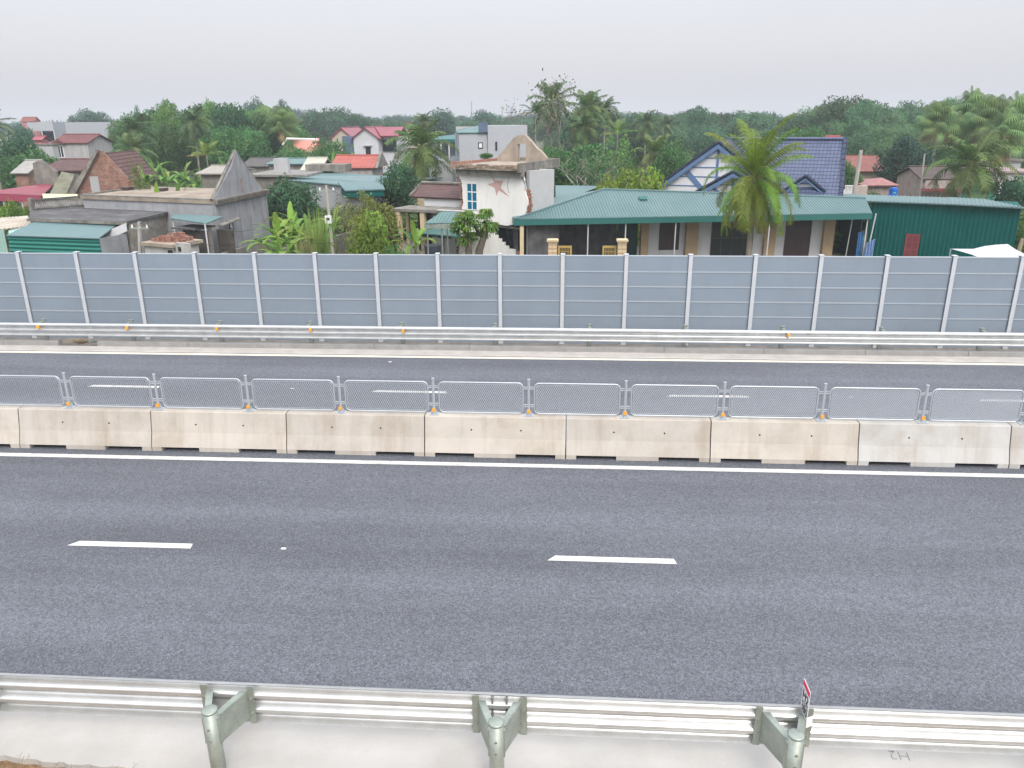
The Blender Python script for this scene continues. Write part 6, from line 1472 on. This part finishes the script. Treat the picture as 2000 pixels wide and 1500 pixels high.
# ---------- flat-roofed grey house behind the broken one
F = Fr('grey_block_house', 'tall light grey flat-roofed house behind the broken white house', 'house', (896, 258, 62), (1029, 246, 63)); x1_ = F.p(952, 250)[0]; zl_ = F.p(900, 259)[1]; zt5 = F.p(980, 245)[1]
gp_ = surf('pale_panel_grey', (.37, .39, .43), var=.05, streak=.2, scol=(.25, .25, .27)); b = MB(); b.box(0, x1_, 0, 5, 0, zl_-.05); F.add('low_wall', gp_, b); b = MB(); b.box(x1_+.003, F.L, -.2, 5, 0, zt5); F.add('high_wall', gp_, b)
r = MB(); q = [(-.1, -.1, zl_), (x1_, -.1, zl_+.0), (x1_, 2.5, zl_+.55), (-.1, 2.5, zl_+.15)]; r.slab(q, .06); F.add('roof', teal_old, r); b = MB(); b.box(-.05, x1_, 2.6, 2.8, 0, F.p(905, 247, 2.7)[1]); F.add('rear_wall', grey_pale, b)
b = MB(); b.box(x1_-.7, x1_, -.22, -.1, zl_-.0, zl_+.7); F.add('tank_cover', surf('slate_blue', (.10, .14, .22)), b)
xa, za = F.p(934, 290); F.opening('window', xa, xa+.35, za, za+.45, -.01, glass_d, white_f, (1, 1), .06); xa, za = F.p(967, 294); F.opening('window', xa, xa+.14, za, za+.65, -.21, dark, glass_d, (1, 1), .03)
F = Fr('teal_lean_to', 'teal sheet roofed open building behind the coconut palm', 'shed', (842, 268, 70), (895, 262, 70)); b = MB(); q = [(0, 0, F.z-.5), (F.L, 0, F.p(895, 274)[1]), (F.L, 3, F.p(895, 262, 0)[1]), (0, 3, F.z)]; b.slab(q, .08); b.box(0, F.L, -.02, .0, F.p(870, 278)[1], F.p(870, 272)[1]); F.add('roof', teal_trim, b); b = MB(); b.box(0, F.L, 3.2, 3.4, 0, F.p(870, 280)[1]); b.box(0, F.L, .1, .3, 0, F.p(870, 305)[1]); F.add('wall', surf('blue_grey_wall', (.25, .28, .33), var=.2, streak=.4), b)
b = MB()
for k in range(4): b.box(.1+k*(F.L-.3)/3, .2+k*(F.L-.3)/3, .0, .1, 0, F.z-.4)
F.add('post', steel_w, b)
F = Fr('white_wall', 'dirty white wall block under the coconut palm fronds', 'wall', (838, 312, 64), (884, 312, 64)); b = MB(); b.box(0, F.L, 0, .3, 0, F.z); F.add('wall_run', grey_pale, b)
# teal roof between the broken house and the tin-roofed house
A_ = [atz(1086, 398, 3.3+G), atz(1180, 372, 3.3+G), atz(1176, 364, 3.7+G), atz(1086, 363, 3.7+G)]; t = thing('rear_shed', 'teal sheet roof of a shed tucked behind the broken white house', 'shed', (A_[0].x, A_[0].y, G)); q = [(p.x-A_[0].x, p.y-A_[0].y, p.z-G) for p in A_]; b = MB(); b.slab(q, .05); b.build('roof', teal_roof, t); b = MB(); b.box(.3, 1.0, .5, 3, 0, 3.1); b.build('wall', grey_wall, t)
# ---------- right background
F = small_house('red_roofed_house', 'house with wide red tiled hip roof right of the blue roof', (1645, 332), (1732, 334), 84, 305, 9, surf('dim_tan', (.3, .26, .2)), salmon, over=.5)
b = MB(); b.slab([(F.p(1712, 334, -1)[0], -1, F.p(1712, 334, -1)[1]), (F.p(1734, 334, -1)[0], -1, F.p(1734, 334, -1)[1]), (F.p(1738, 322, .5)[0], .5, F.p(1738, 322, .5)[1]), (F.p(1710, 322, .5)[0], .5, F.p(1710, 322, .5)[1])], .1); F.add('porch_roof', pinkred, b)
F = Fr('small_red_gable_hut', 'small hut with pinkish hip roof and grey gable behind the warehouse roof', 'hut', (1693, 362, 62), (1752, 364, 62)); pk = F.p(1724, 347, 1.5); b = MB(); b.box(.2, F.L-.2, .3, 4, 0, F.z); F.add('wall', surf('hut_pink', (.40, .33, .31), var=.2, streak=.4), b)
r = MB(); a0, a1, a2, a3 = (-.2, 0, F.z), (F.L+.2, 0, F.z), (F.L+.2, 4.2, F.z), (-.2, 4.2, F.z); K = (pk[0], 1.7, pk[1])
for q in ([a0, a1, K], [a1, a2, K], [a2, a3, K], [a3, a0, K]): r.slab(q, .08)
F.add('roof', surf('dusty_pink', (.33, .16, .16), var=.2), r)
F = small_house('brown_roofed_house', 'low house with dark brown tiled roof and red-white frieze, right', (1803, 348), (1868, 350), 66, 326, 5, surf('frieze_wall', (.35, .30, .27), var=.2, grime=.6, scol=(.3, .08, .07)), surf('dark_brown_tiles', (.12, .085, .08), var=.2, pattern='tile', ps=(.25, .28)))
b = MB(); b.box(0, F.L, -.6, -.5, F.z-.75, F.z-.15); F.add('frieze', surf('red_white', (.45, .42, .40), var=.3, grime=.9, scol=(.33, .07, .07)), b); b = MB(); b.box(-.2, F.L+.2, -.7, -.2, F.z-.95, F.z-.78); F.add('ledge', maroon_p, b)
F = Fr('turquoise_house', 'turquoise-walled house with pale flat roof at the far right', 'house', (1942, 338, 64), (2040, 340, 64)); b = MB(); b.box(.3, F.L, .8, 5, 0, F.z-.7); F.add('wall', surf('turquoise', (.10, .42, .34), var=.1), b); b = MB(); b.box(0, F.L, 0, 5, F.z-.68, F.z); F.add('balcony_band', surf('band_white', (.5, .5, .5), var=.2, grime=.4), b); b = MB(); b.box(-.2, F.L, -.2, 5.2, F.z+.002, F.z+.14); F.add('roof', surf('roof_mauve', (.3, .22, .23)), b); b = MB()
for k in range(3): b.box(.6+k*2.2, .8+k*2.2, .05, .25, 0, F.z-.69)
F.add('column', white_f, b)
F = Fr('far_block', 'pale grey distant block behind the right coconut palm', 'building', (1950, 315, 86), (1995, 316, 86)); b = MB(); b.box(0, F.L, 0, 4, 0, F.z); F.add('wall', grey_pale, b); b = MB(); b.box(-.2, F.L+.2, -.2, 4.2, F.z+.003, F.z+.2); F.add('roof', old_conc, b)
# blue water tank on the warehouse roof
p = at(1744, 378, 52); s_ = (at(1752, 378, 52).x-at(1736, 378, 52).x)/2; h_ = at(1744, 363, 52).z-p.z
t = thing('water_tank', 'bright blue upright water tank standing behind the warehouse roof', 'water tank', (p.x, 52, G)); z0_ = p.z-G-.15
b = MB(); b.sm = False; b.tube([(0, 0, z0_), (0, 0, z0_+h_*.3), (0, 0, z0_+h_*.32), (0, 0, z0_+h_*.62), (0, 0, z0_+h_*.64), (0, 0, z0_+h_)], [s_, s_, s_*.95, s_*.95, s_, s_], 20); b.build('body', surf('tank_blue', (.01, .13, .55), var=.05, rough=.35), t); b = MB(); b.tube([(0, 0, z0_+h_), (0, 0, z0_+h_*1.10)], [s_*.8, s_*.75], 16); b.build('lid', surf('tank_blue', (.01, .13, .55)), t)
b = MB(); b.box(-s_, s_, -s_, s_, 0, z0_); b.build('stand', old_conc, t); b = MB(); b.box(-s_*.4, s_*.3, -s_*.97-.01, -s_*.93, z0_+h_*.42, z0_+h_*.52); b.build('tank_mark', surf('tank_green', (.3, .5, .1)), t)
# white balustrade wall
F = Fr('balcony_rail', 'white baluster parapet on a pale wall right of the blue roof', 'parapet', (1644, 362, 56), (1668, 362, 56)); b = MB(); b.box(0, F.L, 0, .15, 0, F.p(1650, 374)[1]); F.add('wall', white_sh, b); b = MB(); b.box(0, F.L, 0, .12, F.z-.06, F.z); F.add('rail', white_f, b); zb2 = F.p(1650, 374)[1]
for k in range(9): F.box('baluster', white_f, .03+k*F.L/9, .03+k*F.L/9+.05, .03, .09, zb2+.003, F.z-.062)
F = Fr('pale_wall', 'pale block wall between the white baluster parapet and the pink hut', 'wall', (1669, 364, 57), (1695, 364, 58)); b = MB(); b.box(0, F.L, 0, .25, 0, F.z); F.add('wall_run', surf('pale_block', (.45, .38, .34), var=.15, grime=.3), b)
# ---------- poles and wires
pole_m = surf('pole_concrete', (.42, .40, .37), var=.15, streak=.3)
def pole(label, px, pyt, Y, pxb=None, pyb=None, r=.09, arm=None, group='utility poles'):
    p = at(px, pyt, Y); q = at(pxb if pxb else px, pyb or pyt+50, Y); dx = (p.x-q.x)/max(.1, (p.z-q.z))*(p.z-G)
    t = thing('utility_pole', label, 'pole', (p.x-dx, Y, G), 0, group); b = MB(); b.tube([(0, 0, 0), (dx, 0, p.z-G)], [r*1.35, r], 8); b.build('shaft', pole_m, t)
    if arm:
        b = MB(); b.box(dx-.45, dx+.45, -.05, .05, p.z-G-.35, p.z-G-.27); b.build('crossarm', galv_d, t)
        for s in (-.38, 0, .38): b = MB(); b.tube([(dx+s, 0, p.z-G-.27), (dx+s, 0, p.z-G-.12)], [.05, .035], 8); b.build('insulator', white_f, t)
    return (p.x, Y, p.z)
w1 = pole('dark slim concrete pole with meter box in the middle gardens', 637, 362, 44, 645, 442, .075, True)
p_ = at(642, 429, 43.85); t = thing('meter_box', 'small white electricity meter box on the slim garden pole', 'box', (p_.x, 43.8, p_.z-.2)); b = MB(); b.box(-.18, .18, -.1, .1, 0, .42); b.build('case', white_f, t); b = MB(); b.box(-.09, .09, -.112, -.1, .18, .32); b.build('meter_window', glass_d, t)
w2 = pole('leaning concrete pole right of the blue roof', 1682, 293, 56, 1669, 376, .12)
w3 = pole('thin pole in front of the brown-roofed house', 1806, 300, 62, 1799, 360, .06)
w4 = pole('short pole with ceramic insulators by the ruined hut', 271, 434, 38, 273, 492, .07, True)
w5 = pole('distant thin mast on the skyline above the teal lean-to', 921, 198, 300, 921, 226, .2, group='masts'); w6 = pole('second distant mast on the skyline, right of the first', 981, 205, 300, 981, 228, .2, group='masts')
wire_m = surf('cable', (.05, .05, .05))
def wire(label, pts, sag=.4, r=.012):
    b = MB(); 
    for p, q in zip(pts, pts[1:]):
        p, q = Vector(p), Vector(q); b.tube([p+(q-p)*k/10-Vector((0, 0, sag*4*(k/10)*(1-k/10))) for k in range(11)], r, 4, False)
    o = b.build('cable', wire_m); return tag(o, label, 'cable', 'overhead cables')
wire('thin cable from the slim garden pole to the grey house wall', [w1, tuple(at(528, 400, 47))], .5)
wire('thin cable from the slim garden pole toward the porch house', [w1, tuple(at(800, 420, 42))], .5)
wire('thin cable between the leaning pole and the thin pole at right', [w2, w3], .4); wire('thin cable from the thin pole to the right edge', [w3, tuple(at(2020, 318, 64))], .3)
wire('low cable crossing in front of the grey house and the cane', [w4, tuple(at(430, 484, 36)), tuple(at(530, 473, 36)), tuple(at(650, 474, 34)), tuple(at(790, 458, 35))], .06, .010)
wire('cable from the insulator pole over the dark shed', [w4, tuple(at(360, 446, 40)), tuple(at(530, 440, 46))], .3, .010)
# ---------- the hazy air
hm = bpy.data.materials.new('haze'); hm.use_nodes = True; nt = hm.node_tree; nt.nodes.clear()
pv = N(nt, 'ShaderNodeVolumePrincipled'); pv.inputs['Color'].default_value = (.80, .875, .97, 1); pv.inputs['Density'].default_value = .0006; pv.inputs['Anisotropy'].default_value = .1
mo = N(nt, 'ShaderNodeOutputMaterial'); nt.links.new(pv.outputs[0], mo.inputs['Volume'])
b = MB(); b.box(-430, 430, -8, 650, -2.2, 17); o = b.build('haze', hm); tag(o, 'thin pale haze over the village', 'haze', kind='stuff');
